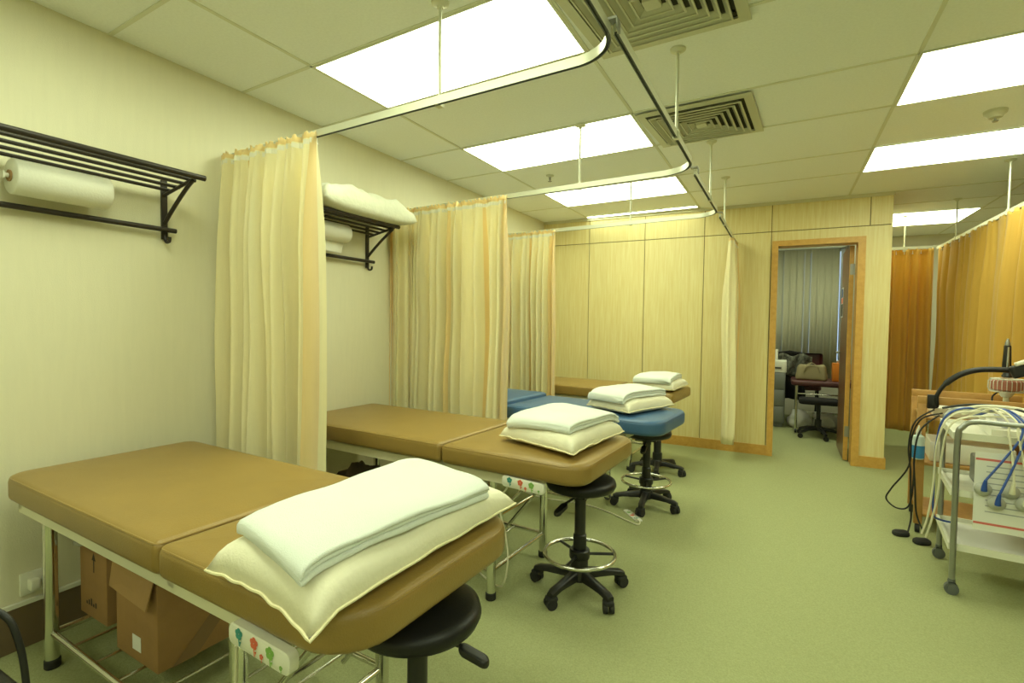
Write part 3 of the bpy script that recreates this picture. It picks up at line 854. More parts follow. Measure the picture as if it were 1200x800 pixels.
# ------------------------------------------------------------------ wall racks
def wall_rack(label, y0, y1, z=1.925, group='dark metal wall racks'):
    t = thing('wall_rack', label, 'shelf', (XL, (y0 + y1) / 2, 1.62), 0, group)
    for i, x in enumerate((.05, .10, .15, .20)):
        zt_ = z - .055 + .011 * i; m = MB().cyl((XL + x, y0, zt_), (XL + x, y1 + .012 + .006 * i, zt_), .0075, n=8); obj('shelf_tube', m, M['blackmetal'], t, world=True)
    m = MB().cyl((XL + .245, y0, z - .014), (XL + .245, y1 + .045, z - .014), .0125, n=12); obj('front_tube', m, M['blackmetal'], t, world=True)
    m = MB().cyl((XL + .035, y0, 1.667), (XL + .035, y1 + .035, 1.667), .011, n=12); obj('towel_bar', m, M['blackmetal'], t, world=True)
    for y in (y0 + .06, y1 - .0):
        m = MB().box(XL + .001, XL + .012, y - .012, y + .012, 1.625, z - .005)
        m.tube([(XL + .006, y, z - .073), (XL + .245, y, z - .024)], .008, 8)
        arm = smooth_path([(XL + .012, y, 1.70), (XL + .05, y, 1.735), (XL + .13, y, 1.80), (XL + .20, y, 1.85), (XL + .235, y, z - .03)])
        m.tube(arm, .009, 8); m.tube(smooth_path([(XL + .006, y, 1.65), (XL + .02, y, 1.615), (XL + .045, y, 1.615), (XL + .05, y, 1.635)]), .007, 8)
        obj('bracket', m, M['blackmetal'], t, world=True)
    return t
wall_rack('dark metal wall rack over the first bed, nearest the viewer', .25, 1.345, z=1.90)
wall_rack('dark metal wall rack with a pillow on top, over the second bed', 1.86, 2.645, z=1.905)
def roll(label, y0, y1, x, z, r, flap=None):
    t = thing('paper_roll', label, 'paper roll', (x, (y0 + y1) / 2, z - r), 0, 'couch paper rolls')
    prof = []
    m = MB().tube([(x, y0, z), (x, y0 + .004, z), (x, y1 - .004, z), (x, y1, z)], [r - .004, r, r, r - .004], 40)
    obj('paper', m, M['paper'], t, world=True, smooth=50)
    m = MB().tube([(x, y0 - .006, z), (x, y0 - .001, z)], r * .32, 20); obj('core', m, M['card2'], t, world=True)
    m = MB()
    for y in (y0 - .02, y1 + .015): m.box(XL + .001, x + .01, y - .002, y + .002, z - .012, z + .012)
    m.cyl((x, y0 - .02, z), (x, y1 + .015, z), .008, n=10)
    obj('roll_holder', m, M['white'], t, world=True)
    if flap:
        m = MB().grid(lambda u, v: (x - .012 * v * (1 - v) - .2 * r, y0 + .02 + (y1 - y0 - .03) * u - .02 * v, z - r - .001 - flap * v), 6, 6)
        obj('hanging_sheet', m, M['paper'], t, world=True, solid=.001)
roll('white couch paper roll mounted under the nearest wall rack', .79, 1.085, XL + .085, 1.765, .064)
roll('white couch paper roll under the rack in the second bay', 1.93, 2.37, XL + .095, 1.805, .056, .065)
# grey-green pillow lying on the second rack
pillow('puffy crumpled pale pillow lying on top of the second wall rack', [(-2.52, 2.00), (-2.22, 2.00), (-2.22, 2.80), (-2.50, 2.78)], 1.896, .155, 5.1, M['pillow2'], name='pillow', group=None, pip=False, wr=.026)

# ------------------------------------------------------------------ boxes and bags under the beds
def carton(label, T, w, d, h, tape=True, arrow=False, flap=False, lab=False):
    loc = T.translation
    t = thing('cardboard_box', label, 'box', tuple(loc), 0, 'cardboard boxes under the first bed')
    m = MB().box(0, w, 0, d, 0, h, b=.004)
    m.v = [T @ v for v in m.v]; obj('carton', m, M['card'], t, world=True)
    m = MB().box(-.004, w + .004, -.005, d * .49, h, h + .005).box(-.004, w + .004, d * .51, d + .005, h, h + .005)
    if flap: 
        m.add([(0.0, -.004, h + .004), (w, -.004, h + .004), (w, -.030, h - .09), (0.0, -.016, h - .085), (0.0, -.008, h + .004), (w, -.008, h + .004), (w, -.034, h - .09), (0.0, -.020, h - .085)],
              [(0, 1, 2, 3), (7, 6, 5, 4), (0, 4, 5, 1), (1, 5, 6, 2), (2, 6, 7, 3), (3, 7, 4, 0)])
    m.v = [T @ v for v in m.v]; obj('flap', m, M['card2'], t, world=True, smooth=0)
    if tape:
        m = MB().box(w * .44, w * .60, -.0022, -.0002, h * .62, h * .86) if not arrow else MB().box(w + .0002, w + .0015, d * .4, d * .6, .0, h)
        m.v = [T @ v for v in m.v]; obj('packing_tape', m, M['ptape'], t, world=True, smooth=0)
        if not arrow:
            m = MB().add([(w + .0015, d * .1, 0), (w + .0015, d * .30, 0), (w + .0015, d * .75, h * .6), (w + .0015, d * .6, h * .62)], [(0, 1, 2, 3)])
            m.v = [T @ v for v in m.v]; obj('packing_tape', m, M['ptape'], t, world=True, smooth=0)
    if arrow:
        m = MB(); y = -.0012; ax = w * .55; az = h * .80
        m.add([(ax - .004, y, az - .05), (ax + .004, y, az - .05), (ax + .004, y, az), (ax - .004, y, az)], [(0, 1, 2, 3)])
        m.add([(ax - .016, y, az - .005), (ax + .016, y, az - .005), (ax, y, az + .025)], [(0, 1, 2)])
        for k in range(5): m.add([(w * .25 + k * .018, y, h * .16), (w * .25 + k * .018 + .011, y, h * .16), (w * .25 + k * .018 + .011, y, h * (.2 + .03 * (k % 3))), (w * .25 + k * .018, y, h * (.2 + .03 * (k % 3)))], [(0, 1, 2, 3)])
        m.v = [T @ v for v in m.v]; obj('printed_arrow', m, M['ink'], t, world=True, smooth=0)
    if lab:
        m = MB().box(w * .42, w * .62, -.0015, -.0005, h * .12, h * .28)
        m.v = [T @ v for v in m.v]; obj('paper_label', m, M['sheet'], t, world=True, smooth=0)
    return t
c1 = carton('narrow cardboard box with a printed up arrow, under the first bed by the wall', rotm((-2.36, .935, .137), R(-2)), .215, .34, .285, arrow=True)
c2 = carton('large taped cardboard box with a white label under the first bed', rotm((-1.985, .885, .137), R(-2)), .27, .40, .31, flap=True, lab=True)
def crumple(label, name, c, s, seed, m_, cat, group=None, amp=.35):
    mb = MB(); n = 18; nn = 26; vs = []; fs = []
    for i in range(n + 1):
        for j in range(nn):
            a = PI * i / n; p = 2 * PI * j / nn
            d = Vector((math.sin(a) * math.cos(p), math.sin(a) * math.sin(p), math.cos(a)))
            k = 1 + amp * noise.noise(d * 1.7 + Vector((seed, 0, 0))) + amp * .4 * noise.noise(d * 5 + Vector((seed, 3, 0)))
            z = max(d.z * k * s[2], -s[2] * .7)
            vs.append((c[0] + d.x * k * s[0], c[1] + d.y * k * s[1], c[2] + z + s[2] * .7))
    for i in range(n):
        for j in range(nn):
            l = (j + 1) % nn; fs.append((i * nn + j, (i + 1) * nn + j, (i + 1) * nn + l, i * nn + l))
    mb.add(vs, fs); o = obj(name, mb, m_, smooth=180); return tag(o, label, cat, group) if label else o
crumple('crumpled clear plastic bag lying on the narrow cardboard box', 'plastic_bag', (-2.26, 1.02, .428), (.13, .12, .03), 3.3, M['plastic'], 'bag', amp=.5)
for i, (x, y, sx, sy, sz, lb) in enumerate([(-2.15, 2.22, .16, .18, .17, 'dark bag at the wall end under the second bed'), (-1.82, 2.26, .18, .17, .14, 'brown cloth bag under the second bed, middle of three'), (-1.52, 2.28, .13, .17, .15, 'black bag under the second bed nearest its front legs')]):
    crumple(lb, 'storage_bag', (x, y, .137), (sx, sy, sz), i * 2.3, [M['linen'], M['dark'], M['jacket']][i], 'bag', 'bags stored under the second bed')

# wall socket with plug
t = thing('wall_socket', 'white double wall socket low on the left wall under the first bed', 'socket', (XL, .865, .20))
obj('socket_plate', MB().box(0, .012, -.05, .05, 0, .085, b=.003), M['white'], t)
obj('plug', MB().box(.012, .045, -.03, .0, .02, .06, b=.004).box(.012, .03, .012, .035, .025, .055, b=.003), M['white'], t)

# dark tubular chair at the very left edge
t = thing('tubular_chair', 'black tubular chair at the far left edge beside the first bed', 'chair', (-1.525, .31, -.012), R(0))
def chair():
    m = MB(); rr = .0068
    # back frame: inverted U; its right upright shows in the picture
    m.tube(smooth_path([(.10, .175, .0), (.075, .165, .45), (.055, .155, .58), (.035, .14, .625), (.0, .12, .64), (-.12, .10, .645), (-.30, .10, .645), (-.37, .12, .62), (-.385, .14, .56), (-.40, .16, .45), (-.42, .175, 0)], 5), rr, 10)
    obj('frame', m, M['black'], t)
    m = MB().tube([(.06, .15, .44), (.07, -.22, .44), (.08, -.25, .42), (.10, -.27, .0)], rr, 10); obj('leg', m, M['black'], t)
    m = MB().tube([(-.38, .15, .44), (-.39, -.22, .44), (-.40, -.25, .42), (-.42, -.27, .0)], rr, 10); obj('leg', m, M['black'], t)
    obj('seat', MB().pad(-.40, .08, -.24, .16, .435, .47, (.03,) * 4, .012, .004), M['blackvinyl'], t)
    obj('backrest', MB().pad(-.36, .03, .10, .125, .54, .635, (.01,) * 4, .008), M['blackvinyl'], t)
chair()

# ------------------------------------------------------------------ equipment trolley on the right
TX, TY = .735, 3.10
t = thing('equipment_trolley', 'grey tubular trolley with three white shelves at the right edge', 'trolley', (TX, TY, 0), R(-6))
W_, D_ = .62, .46     # along x, along y
for (x, y, lab) in ((0, 0, 'front'), (0, D_, 'rear')):
    pass
r_ = .0125
for x in (.0, W_):     # side hoops
    pass
# front and rear hoops: each an inverted U rising above the top tray
for y, zt in ((0, .83), (D_, .83)):
    m = MB().tube(smooth_path([(0, y, .07), (0, y, .4), (0.0, y, zt - .09), (.015, y, zt - .03), (.06, y, zt), (.2, y, zt), (W_ - .06, y, zt), (W_ - .015, y, zt - .03), (W_, y, zt - .09), (W_, y, .4), (W_, y, .07)], 6), r_, 12)
    obj('hoop_leg', m, M['steel'], t)
for x in (0, W_):
    for y in (0, D_):
        m = MB().cyl((x, y - .012, .028), (x, y + .012, .028), .028, n=20).cyl((x, y, .05), (x, y, .075), .014, n=12).box(x - .014, x + .014, y - .018, y - .013, .02, .062).box(x - .014, x + .014, y + .013, y + .018, .02, .062).box(x - .014, x + .014, y - .018, y + .018, .056, .062)
        obj('caster', m, M['wheelgrey'], t)
def tray(z, lip=.028, name='shelf', x0=-.03, x1=W_ + .03, y0=.0, y1=D_):
    m = MB().pad(x0 + .02, x1 - .02, y0 + .012, y1 - .012, z, z + .008, (.015,) * 4, .003, nc=3, nb=2)
    for (a, b_, c, d_) in ((x0 + .012, x1 - .012, y0 + .006, y0 + .016), (x0 + .012, x1 - .012, y1 - .016, y1 - .006), (x0 + .012, x0 + .024, y0 + .016, y1 - .016), (x1 - .024, x1 - .012, y0 + .016, y1 - .016)):
        m.box(a, b_, c, d_, z - .004, z + lip)
    obj(name, m, M['white'], t, smooth=30)
tray(.215); tray(.475); tray(.745)
m = MB()
for z in (.205, .465, .735):
    for x in (0, W_): m.cyl((x, 0, z), (x, D_, z), .008, n=8)
obj('side_rail', m, M['steel'], t)
# sheet hung on the front of the trolley
def L2W(T0, p): return T0 @ Vector(p)
TT = MW[t.name]
def in_trolley(m): m.v = [TT @ v for v in m.v]; return m
m = in_trolley(MB().box(.06, .44, -.030, -.027, .34, .70, 0).box(.062, .438, -.0305, -.030, .662, .672, 1).box(.062, .438, -.0305, -.030, .368, .378, 1))
for k in range(9):
    z = .635 - k * .026; w_ = [.2, .30, .26, .3, .28, .22, .3, .25, .18][k]
    in2 = MB().box(.10, .10 + w_, -.0305, -.030, z, z + .005, 2); in_trolley(in2); m.add(in2.v, in2.f, 2)
tag(obj('printed_notice', m, [M['sheet'], M['redline'], M['greyprint']], smooth=0), 'white printed sheet with red border lines hung on the trolley front', 'notice')
# machine on the top tray, white with sloping panel
tm = thing('therapy_machine', 'white therapy machine standing on the top tray of the trolley', 'machine', tuple(TT @ Vector((.33, .24, .754))), R(-6))
m = MB().add([(-.20, -.15, 0), (.24, -.15, 0), (.24, .15, 0), (-.20, .15, 0), (-.20, -.15, .035), (.24, -.15, .035), (.24, .15, .10), (-.20, .15, .10)], [(3, 2, 1, 0), (0, 1, 5, 4), (1, 2, 6, 5), (2, 3, 7, 6), (3, 0, 4, 7), (4, 5, 6, 7)])
obj('housing', m, M['white'], tm, smooth=0)
m = MB().add([(-.16, -.12, .0445), (.12, -.12, .0445), (.12, .06, .0835), (-.16, .06, .0835)], [(0, 1, 2, 3)]); obj('control_panel', m, M['greyprint'], tm, smooth=0)
for k in range(3): obj('knob', MB().lathe([(.016, 0), (.015, .016), (.010, .018)], (.17, -.09 + .07 * k, .045 + .016 * k), n=16), M['black'], tm)
m = in_trolley(MB().box(.10, .46, .05, .38, .484, .62, b=.01))
tag(obj('equipment_case', m, M['cabinet']), 'grey equipment case on the middle shelf of the trolley', 'case')
m = in_trolley(MB().box(-.0, .52, .04, .40, .224, .2265)); m2 = in_trolley(MB().box(.05, .48, .02, .36, .2268, .229, T=Matrix.Rotation(R(4), 4, 'Z'))); m.add(m2.v, m2.f)
tag(obj('paper_sheets', m, M['sheet'], smooth=0), 'white paper sheets covering the bottom shelf of the trolley', 'paper')
m = MB(); rn = random.Random(5)
for k in range(7):
    c = Vector((.40 + rn.uniform(-.08, .08), .09 + rn.uniform(-.04, .04), .237))
    pts = smooth_path([c + Vector((rn.uniform(-.04, .04), rn.uniform(-.03, .03), rn.uniform(-.004, .008))) for _ in range(4)], 4)
    m.tube(pts, .0035, 6)
in_trolley(m); tag(obj('tangled_cord', m, M['trimwood']), 'small tangle of orange cord on the bottom trolley shelf', 'cord')
# suction electrodes on cables
cups = [((.185, -.058, .60), 'cable_c'), ((.235, -.062, .535), 'cable_b'), ((.31, -.06, .585), 'cable_c'), ((.205, -.066, .645), 'cable_b'), ((.385, -.06, .60), 'cable_c')]
cups = [((.090, -.060, .530), 'cable_b', (.21, .02, .845)), ((.135, -.076, .478), 'cable_b', (.225, .02, .845)), ((.182, -.060, .534), 'cable_c', (.17, .02, .845)), ((.226, -.074, .490), 'cable_c', (.20, .02, .845))]
labs = ['grey suction electrode on a blue cable, leftmost of the four on the notice', 'grey suction electrode on a blue cable, lowest of the four on the notice', 'grey suction electrode on a cream cable, highest of the four on the notice', 'grey suction electrode on a cream cable, rightmost of the four on the notice']
for (c, kind, a), lb in zip(cups, labs):
    w = TT @ Vector(c)
    e = thing('suction_electrode', lb, 'electrode', tuple(w), R(-6), 'suction electrodes')
    T = Matrix.Rotation(R(90), 4, 'X')
    m = MB().lathe([(.029, 0), (.032, .006), (.029, .014), (.021, .022), (.013, .026), (.011, .034)], n=24, T=T)
    m.v = [v + Vector((0, .03, 0)) for v in m.v]
    obj('cup', m, M['cup'], e)
    obj('collar', MB().tube([(0, 0, .0), (0.0, -.004, .02), (.004, -.004, .05)], [.012, .010, .006], 10), M[kind], e)
    p0 = TT @ Vector((c[0] + .004, c[1] - .004, c[2] + .05)); p1 = TT @ Vector((a[0], a[1] - .045, a[2] - .06)); p2 = TT @ Vector(a); p3 = TT @ Vector((a[0] - .05, a[1] + .10, a[2] + .04)); p4 = TT @ Vector((a[0] - .12, a[1] + .26, a[2] - .02))
    obj('lead', MB().tube(smooth_path([p0, (p0 + p1) / 2 + Vector((.004, 0, 0)), p1, p2, p3, p4], 6), .0048, 8), M[kind], e, world=True)
# cable bundles looping over the left end of the trolley
def cable(label, pts, m_, r=.005, name='cable', group='cables on the trolley'):
    return tag(obj(name, MB().tube(smooth_path(pts, 7), r, 8), m_), label, 'cable', group)
A = lambda x, y, z: TT @ Vector((x, y, z))
cable('blue cable looping down over the left end of the trolley', [A(.18, .30, .85), A(.05, .25, .86), A(-.03, .22, .80), A(-.055, .22, .65), A(-.055, .24, .45), A(-.05, .26, .30), A(-.02, .30, .26), A(.05, .32, .25)], M['cable_b'], .005)
cable('cream cable hanging down the left end of the trolley to the floor side', [A(.25, .20, .85), A(.08, .16, .86), A(-.02, .14, .82), A(-.06, .14, .68), A(-.065, .16, .48), A(-.08, .18, .30), A(-.10, .20, .20)], M['cable_c'], .0048)
cable('second cream cable beside the first on the trolley end', [A(.22, .12, .85), A(.06, .10, .84), A(-.02, .08, .79), A(-.045, .09, .64), A(-.05, .12, .44), A(-.07, .15, .28), A(-.085, .18, .19)], M['cable_c'], .0048)
cable('thick cream cable arching across the top of the trolley', [A(.02, .30, .83), A(.10, .26, .872), A(.22, .20, .885), A(.33, .12, .868), A(.42, .04, .850), A(.5, .1, .86)], M['cable_c'], .008)
cable('black cable lying across the top of the trolley', [A(-.02, .36, .84), A(.08, .30, .875), A(.2, .22, .885), A(.28, .14, .87), A(.36, .1, .86)], M['cable_k'], .006)

# wooden cart behind, with bottle, gooseneck and lamp
CX, CY = .76, 3.95
t = thing('wooden_cart', 'orange brown wooden frame cart standing behind the trolley', 'cart', (CX, CY, 0), R(-6))
cw, cd, chh = .50, .42, .80
for x in (0, cw):
    for y in (0, cd):
        obj('post', MB().box(x - .022, x + .022, y - .015, y + .015, .055, chh, b=.003), M['cartwood'], t)
        obj('caster', MB().cyl((x - .011, y, .026), (x + .011, y, .026), .026, n=16).cyl((x, y, .045), (x, y, .06), .010, n=10), M['rubber'], t)
for y in (0, cd): obj('top_rail', MB().box(-.022, cw + .022, y - .014, y + .014, chh - .002, chh + .045, b=.003), M['cartwood'], t)
for z in (.10, .42, .70): obj('shelf', MB().box(.0, cw, .0, cd, z, z + .018, b=.003), M['cartwood'], t)
TC = MW[t.name]
m = MB().box(.05, .44, .05, .36, .439, .56, b=.008); m.v = [TC @ v for v in m.v]; tag(obj('equipment_box', m, M['white']), 'white box on the middle shelf of the wooden cart', 'box')
m = MB().box(.06, .42, .05, .36, .719, .775, b=.008); m.v = [TC @ v for v in m.v]; tag(obj('control_unit', m, M['white']), 'white control unit on the top shelf of the wooden cart', 'machine')
# squeeze bottle clipped on the trolley end
bt = thing('squeeze_bottle', 'clear squeeze bottle of blue gel hanging at the end of the wooden cart', 'bottle', (.740, 3.899, .465), 0)
obj('bottle_body', MB().lathe([(.026, .0), (.031, .006), (.032, .02), (.032, .125), (.029, .14), (.014, .15), (.013, .155)], n=24), M['bottle'], bt)
obj('blue_gel', MB().lathe([(.027, .004), (.0325, .010), (.0328, .085)], n=24), M['bluegel'], bt)
obj('nozzle', MB().lathe([(.015, .152), (.014, .17), (.006, .19), (.004, .205)], n=16), M['white'], bt)
# gooseneck arm clamped on the cart's top rail
def far(p, k=1.115): return (p[0] * k, p[1] * k, 1.262 + (p[2] - 1.262) * k)
g = thing('gooseneck_arm', 'black curved gooseneck arm clamped to the wooden cart', 'lamp arm', (.80, 3.93, .79))
pts = smooth_path([(.80, 3.925, .80), far((.740, 3.52, .84)), far((.738, 3.51, .90)), far((.772, 3.50, .968)), far((.835, 3.50, 1.022)), far((.912, 3.50, 1.049)), far((1.03, 3.50, 1.053))], 8)
obj('flexible_arm', MB().tube(pts, [.0115 if (k < 24) else .0165 for k in range(len(pts))], 10), M['cable_k'], g, world=True)
obj('clamp', MB().box(.78, .82, 3.915, 3.937, .775, .86, b=.004), M['black'], g, world=True)
m = MB().pad(-.02, .15, -.04, .04, -.035, .035, (.02,) * 4, .012); m.v = [rotm(far((1.04, 3.49, 1.045)), R(-15), ry=R(-22)) @ v for v in m.v]
hb = obj('arm_head', m, M['black'], g, world=True)
m = MB().pad(0, .18, -.045, .045, .036, .056, (.015,) * 4, .006); m.v = [rotm(far((1.05, 3.47, 1.045)), R(-15), ry=R(-26)) @ v for v in m.v]; obj('head_cover', m, M['white'], g, world=True)
# heat lamp: pole with ribbed ceramic disc head
h = thing('heat_lamp', 'heat lamp on a pole with ribbed pink disc under a clear guard', 'lamp', (1.176, 4.06, .775))
def hl(m):
    m.v = [Vector((v.x * 1.115, v.y * 1.115, 1.262 + (v.z - 1.262) * 1.115 - .775)) for v in m.v]; return m
obj('pole', hl(MB().cyl((0, 0, .84), (0, 0, .93), .013, n=12)), M['cream'], h)
obj('base', MB().lathe([(.06, .001), (.06, .012), (.05, .02), (.02, .03)], n=28), M['steel'], h)
obj('heating_disc', hl(MB().lathe([(.05, .935), (.066, .942), (.068, .985), (.05, .992)], n=40)), M['pinkdisc'], h)
m = MB()
for k in range(24):
    a = 2 * PI * k / 24; c, s = math.cos(a), math.sin(a)
    m.tube([(.03 * c, .03 * s, .928), (.068 * c, .068 * s, .932), (.074 * c, .074 * s, .945), (.074 * c, .074 * s, .982), (.064 * c, .064 * s, .997), (.03 * c, .03 * s, 1.0)], .0018, 5)
m.torus((0, 0, .93), .068, .003, 32, 6).torus((0, 0, .996), .066, .003, 32, 6)
obj('wire_guard', hl(m), M['clear'], h)
obj('collar', hl(MB().lathe([(.02, .90), (.035, .925), (.035, .93)], n=20)), M['clear'], h)
obj('lamp_cord', hl(MB().tube(smooth_path([(-.03, -.01, .93), (-.058, -.01, .90), (-.06, -.03, .86), (-.055, -.04, .835)], 6), .004, 6)), M['cable_k'], h)
m = MB().lathe([(.020, 1.005), (.024, 1.01), (.016, 1.03), (.0, 1.04)], n=16)
obj('top_cap', hl(m), M['black'], h)
# upright hand piece on top
k_ = thing('hand_piece', 'upright black and white hand piece above the heat lamp', 'device', (1.172, 4.06, 1.016))
obj('grip', MB().add([], []).pad(-.021, .021, -.014, .014, 0, .15, (.010,) * 4, .006, mod=lambda p: Vector((p.x * (1 - p.z * 1.8), p.y, p.z))), M['black'], k_)
obj('chrome_stripe', MB().tube([(0, -.016, .004), (0, -.016, .14)], [.008, .005], 10), M['silver'], k_)
obj('tip', MB().lathe([(.012, .148), (.013, .16), (.006, .185), (.003, .19)], n=12), M['steel'], k_)
# black cable loops between cart and floor
for k, (pts, lb) in enumerate([
    ([(.84, 3.86, .76), (.74, 3.84, .72), (.70, 3.86, .60), (.695, 3.88, .42), (.62, 3.92, .26), (.60, 3.95, .18), (.66, 3.95, .13), (.72, 3.95, .17), (.735, 3.95, .40), (.73, 3.93, .62)], 'black cable hanging in a wide loop from the wooden cart'),
    ([(.80, 3.85, .78), (.71, 3.84, .70), (.685, 3.85, .55), (.70, 3.86, .40), (.71, 3.88, .22), (.72, 3.9, .10), (.70, 3.86, .02)], 'black cable dropping straight to a foot pedal'),
    ([(.82, 3.83, .75), (.73, 3.80, .66), (.705, 3.80, .50), (.715, 3.80, .30), (.73, 3.82, .15), (.76, 3.80, .06)], 'short black cable at the front of the wooden cart')]):
    cable(lb, pts, M['cable_k'], .005, 'power_cable', 'black cables of the wooden cart')
for x, y, lb in ((.66, 3.83, 'black foot pedal on the carpet, nearer the door'), (.745, 3.62 + .12, 'black foot pedal on the carpet, tucked against the trolley')):
    m = MB().pad(-.045, .045, -.03, .03, 0, .028, (.028,) * 4, .010, .006, T=rotm((x, y, 0), R(20))); tag(obj('foot_pedal', m, M['rubber'], smooth=60), lb, 'pedal', 'foot pedals')

# ------------------------------------------------------------------ office seen through the door
# vertical blinds
t = thing('vertical_blind', 'pale vertical blind closed across the office window', 'blind', (.18, YF - .09, .62), 0)
obj('head_rail', MB().box(-.62, .52, -.02, .02, 1.715, 1.755), M['alu'], t, smooth=0)
for k in range(13):
    x = -.58 + k * .083
    a = R(14 if k not in (4, 8) else 30)
    w_ = .0445
    m = MB().grid(lambda u, v: ((u - .5) * 2 * w_ * math.cos(a) + x, (u - .5) * 2 * w_ * math.sin(a) + .012 * (1 - (2 * u - 1) ** 2), 1.71 * v), 4, 1)
    obj('slat', m, M['blind'], t, solid=.0015)
# filing cabinet with printer
t = thing('filing_cabinet', 'grey metal filing cabinet left of the office doorway view', 'cabinet', (-.20, 7.45, 0))
obj('cabinet_body', MB().box(-.23, .23, -.25, .28, .05, .68, b=.006).box(-.21, .21, -.22, .26, 0, .05), M['cabinet'], t)
for k in range(3):
    z = .07 + k * .205
    dr = obj('drawer', MB().box(-.22, .22, -.268, -.25, z, z + .19, b=.004), M['cabinet'], t)
    obj('handle', MB().box(-.05, .05, -.282, -.268, z + .12, z + .135, b=.003), M['steel'], dr)
t = thing('printer', 'white printer on top of the grey filing cabinet', 'printer', (-.16, 7.42, .682))
obj('printer_body', MB().pad(-.2, .2, -.2, .2, 0, .15, (.02,) * 4, .012), M['white'], t); obj('paper_slot', MB().box(-.14, .14, -.206, -.2, .05, .068), M['black'], t)
obj('document_feeder', MB().pad(-.18, .10, -.05, .17, .15, .28, (.02,) * 4, .012), M['white'], t)
# maroon treatment table with chrome legs
t = thing('maroon_table', 'maroon topped chrome legged table seen through the doorway', 'table', (.40, 7.15, 0), 0)
obj('table_top', MB().pad(-.31, .34, -.26, .26, .565, .625, (.03, .03, .06, .03), .02, .004), M['maroon'], t)
for x in (-.25, .28):
    for y in (-.2, .2):
        lg = obj('leg', MB().cyl((x, y, .05), (x, y, .565), .014, n=12), M['chrome'], t)
        obj('caster', MB().cyl((x - .012, y, .027), (x + .012, y, .027), .027, n=16).cyl((x, y, .03), (x, y, .06), .010, n=10), M['black'], lg)
obj('cross_bar', MB().cyl((-.25, -.2, .47), (.28, -.2, .47), .010, n=10).cyl((-.25, .2, .2), (.28, .2, .2), .010, n=10), M['chrome'], t)
# bag on table
t = thing('handbag', 'khaki holdall bag on the maroon table', 'bag', (.30, 7.06, .629), 0)
m = MB().pad(-.17, .17, -.08, .08, 0, .175, (.05,) * 4, .03, .0, mod=lambda p: Vector((p.x * (1 - p.z * .9), p.y * (1 - p.z * 2.5), p.z + .012 * noise.noise(p * 14))))
obj('bag_body', m, M['bag'], t, smooth=70)
for s in (-1, 1): obj('bag_handle', MB().tube(smooth_path([(-.08, s * .07, .09), (-.06, s * .065, .16), (0, s * .05, .20), (.06, s * .065, .16), (.08, s * .07, .09)]), .008, 8, flat=.4), M['bag'], t)
t = thing('orange_carrier', 'bright orange box beside the khaki bag on the maroon table', 'box', (.585, 7.07, .629), 0)
obj('box_body', MB().box(-.075, .10, -.08, .08, 0, .21, b=.004), M['orangebox'], t)
tk = thing('ribbon_bow', 'shiny silver bow on top of the orange box', 'bow', (.60, 7.05, .839)); 
m = MB()
for k in range(7):
    a = 2 * PI * k / 7; m.tube(smooth_path([(0, 0, .005), (.035 * math.cos(a), .03 * math.sin(a), .03), (.055 * math.cos(a), .045 * math.sin(a), .018), (.02 * math.cos(a), .02 * math.sin(a), .004)], 4), .0055, 6)
obj('bow_loops', m, M['silver'], tk)
# office chair behind/below the table with jacket
t = thing('office_chair', 'black office chair with maroon backrest pushed against the maroon table', 'chair', (.33, 6.62, 0), R(90))
oc = t
t.location = (.37, 6.78, 0); MW[t.name] = Matrix.Translation((.37, 6.78, 0)) @ Matrix.Rotation(R(90), 4, 'Z')
obj('seat', MB().pad(-.12, .16, -.20, .20, .38, .44, (.06,) * 4, .02, .006), M['jacket'], t)
obj('column', MB().lathe([(.035, .08), (.035, .2), (.022, .21), (.022, .39)], n=18), M['black'], t)
for k in range(5):
    a = 2 * PI * k / 5 + .95; m = MB().tube([(.02 * math.cos(a), .02 * math.sin(a), .10), (.12 * math.cos(a), .12 * math.sin(a), .095), (.22 * math.cos(a), .22 * math.sin(a), .065)], [.022, .02, .015], 8)
    lg = obj('leg', m, M['black'], t); obj('caster', MB().cyl((.22 * math.cos(a) - .02, .22 * math.sin(a), .027), (.22 * math.cos(a) + .02, .22 * math.sin(a), .027), .027, n=14), M['black'], lg)
t = thing('backed_chair', 'maroon backed chair behind the table with clothes draped over it', 'chair', (.22, 7.62, 0))
obj('backrest', MB().pad(-.26, .22, -.03, .03, .58, .92, (.12, .12, .05, .05), .02, T=Matrix.Identity(4)), M['maroon'], t)
for (x, y) in ((-.2, 0), (.18, 0), (-.2, .34), (.18, .34)): obj('leg', MB().cyl((x, y, 0), (x, y, .45), .014, n=10), M['black'], t)
obj('seat', MB().pad(-.24, .22, -.02, .38, .44, .50, (.05,) * 4, .02), M['maroon'], t)
obj('back_post', MB().box(-.05, .03, -.02, .02, .45, .62), M['black'], t)
m = MB().grid(lambda u, v: (-.10 + .34 * u + .02 * math.sin(v * 9), 7.60 + (-.055 - .03 * math.sin(u * 13) * v + .02 * math.sin(v * 7)) , .95 - .62 * v - .06 * abs(u - .5)), 18, 14)
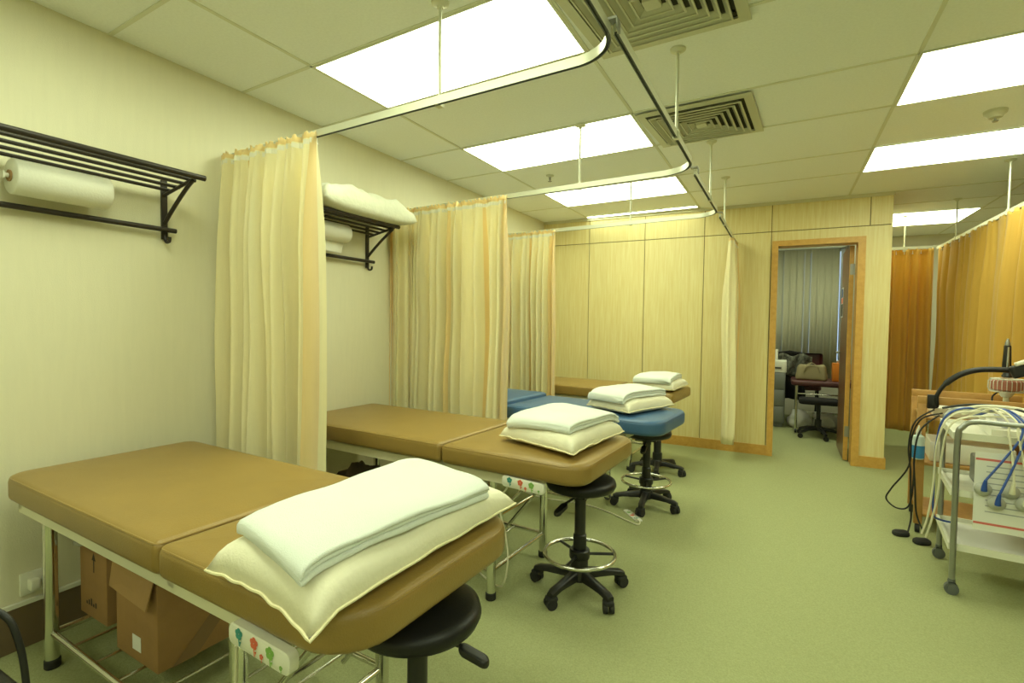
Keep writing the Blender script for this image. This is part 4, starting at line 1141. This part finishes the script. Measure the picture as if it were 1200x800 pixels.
tag(obj('black_jacket', m, M['jacket'], solid=.012), 'black jacket hanging over the maroon chair back', 'jacket')
m = MB().grid(lambda u, v: (-.06 + .38 * u, 7.48 - .03 * math.sin(u * 17 + v * 4), .90 - .26 * v + .02 * math.sin(u * 11)), 22, 8)
tag(obj('patterned_scarf', m, M['camo'], solid=.01), 'black and grey patterned cloth bunched over the chair behind the table', 'scarf')
crumple('white carrier bag on the office floor under the table, left one', 'carrier_bag', (.20, 7.32, 0), (.13, .10, .13), 8.1, M['sheet'], 'bag', 'white bags under the table', .3)
crumple('white carrier bag on the office floor under the table, right one', 'carrier_bag', (.47, 7.36, 0), (.15, .10, .12), 9.4, M['sheet'], 'bag', 'white bags under the table', .3)

# ------------------------------------------------------------------ daylight, camera, colour
w = bpy.data.worlds.new('daylight'); sc.world = w; w.use_nodes = True
bg = w.node_tree.nodes['Background']; bg.inputs['Color'].default_value = (.50, .68, .95, 1); bg.inputs['Strength'].default_value = 1.0

f_, yaw, pit, rol = 600.5, .488, -.0362, .0124
def ray(u2, v2):
    cr, sr = math.cos(rol), math.sin(rol); u = u2 * cr - v2 * sr; v = u2 * sr + v2 * cr
    cp, sp = math.cos(pit), math.sin(pit); F = cp - v * sp; Z = sp + v * cp
    c, s = math.cos(yaw), math.sin(yaw)
    return Vector((u * c - F * s, F * c + u * s, Z))
fw = ray(0, 0).normalized(); rt = (ray(1, 0) - ray(0, 0)).normalized(); up = rt.cross(fw).normalized()
cam = bpy.data.cameras.new('camera'); co = bpy.data.objects.new('camera', cam); col.objects.link(co)
co.matrix_world = Matrix(((rt.x, up.x, -fw.x, 0), (rt.y, up.y, -fw.y, 0), (rt.z, up.z, -fw.z, 1.262), (0, 0, 0, 1)))
cam.sensor_width = 36; cam.lens = f_ / 1200 * 36; cam.clip_start = .02
sc.camera = co
vs_ = sc.view_settings
vs_.view_transform = 'Standard'; vs_.look = 'None'; vs_.gamma = 1; vs_.use_curve_mapping = False
vs_.exposure = .30
for o in sc.objects:
    if '_mw' in o: del o['_mw']
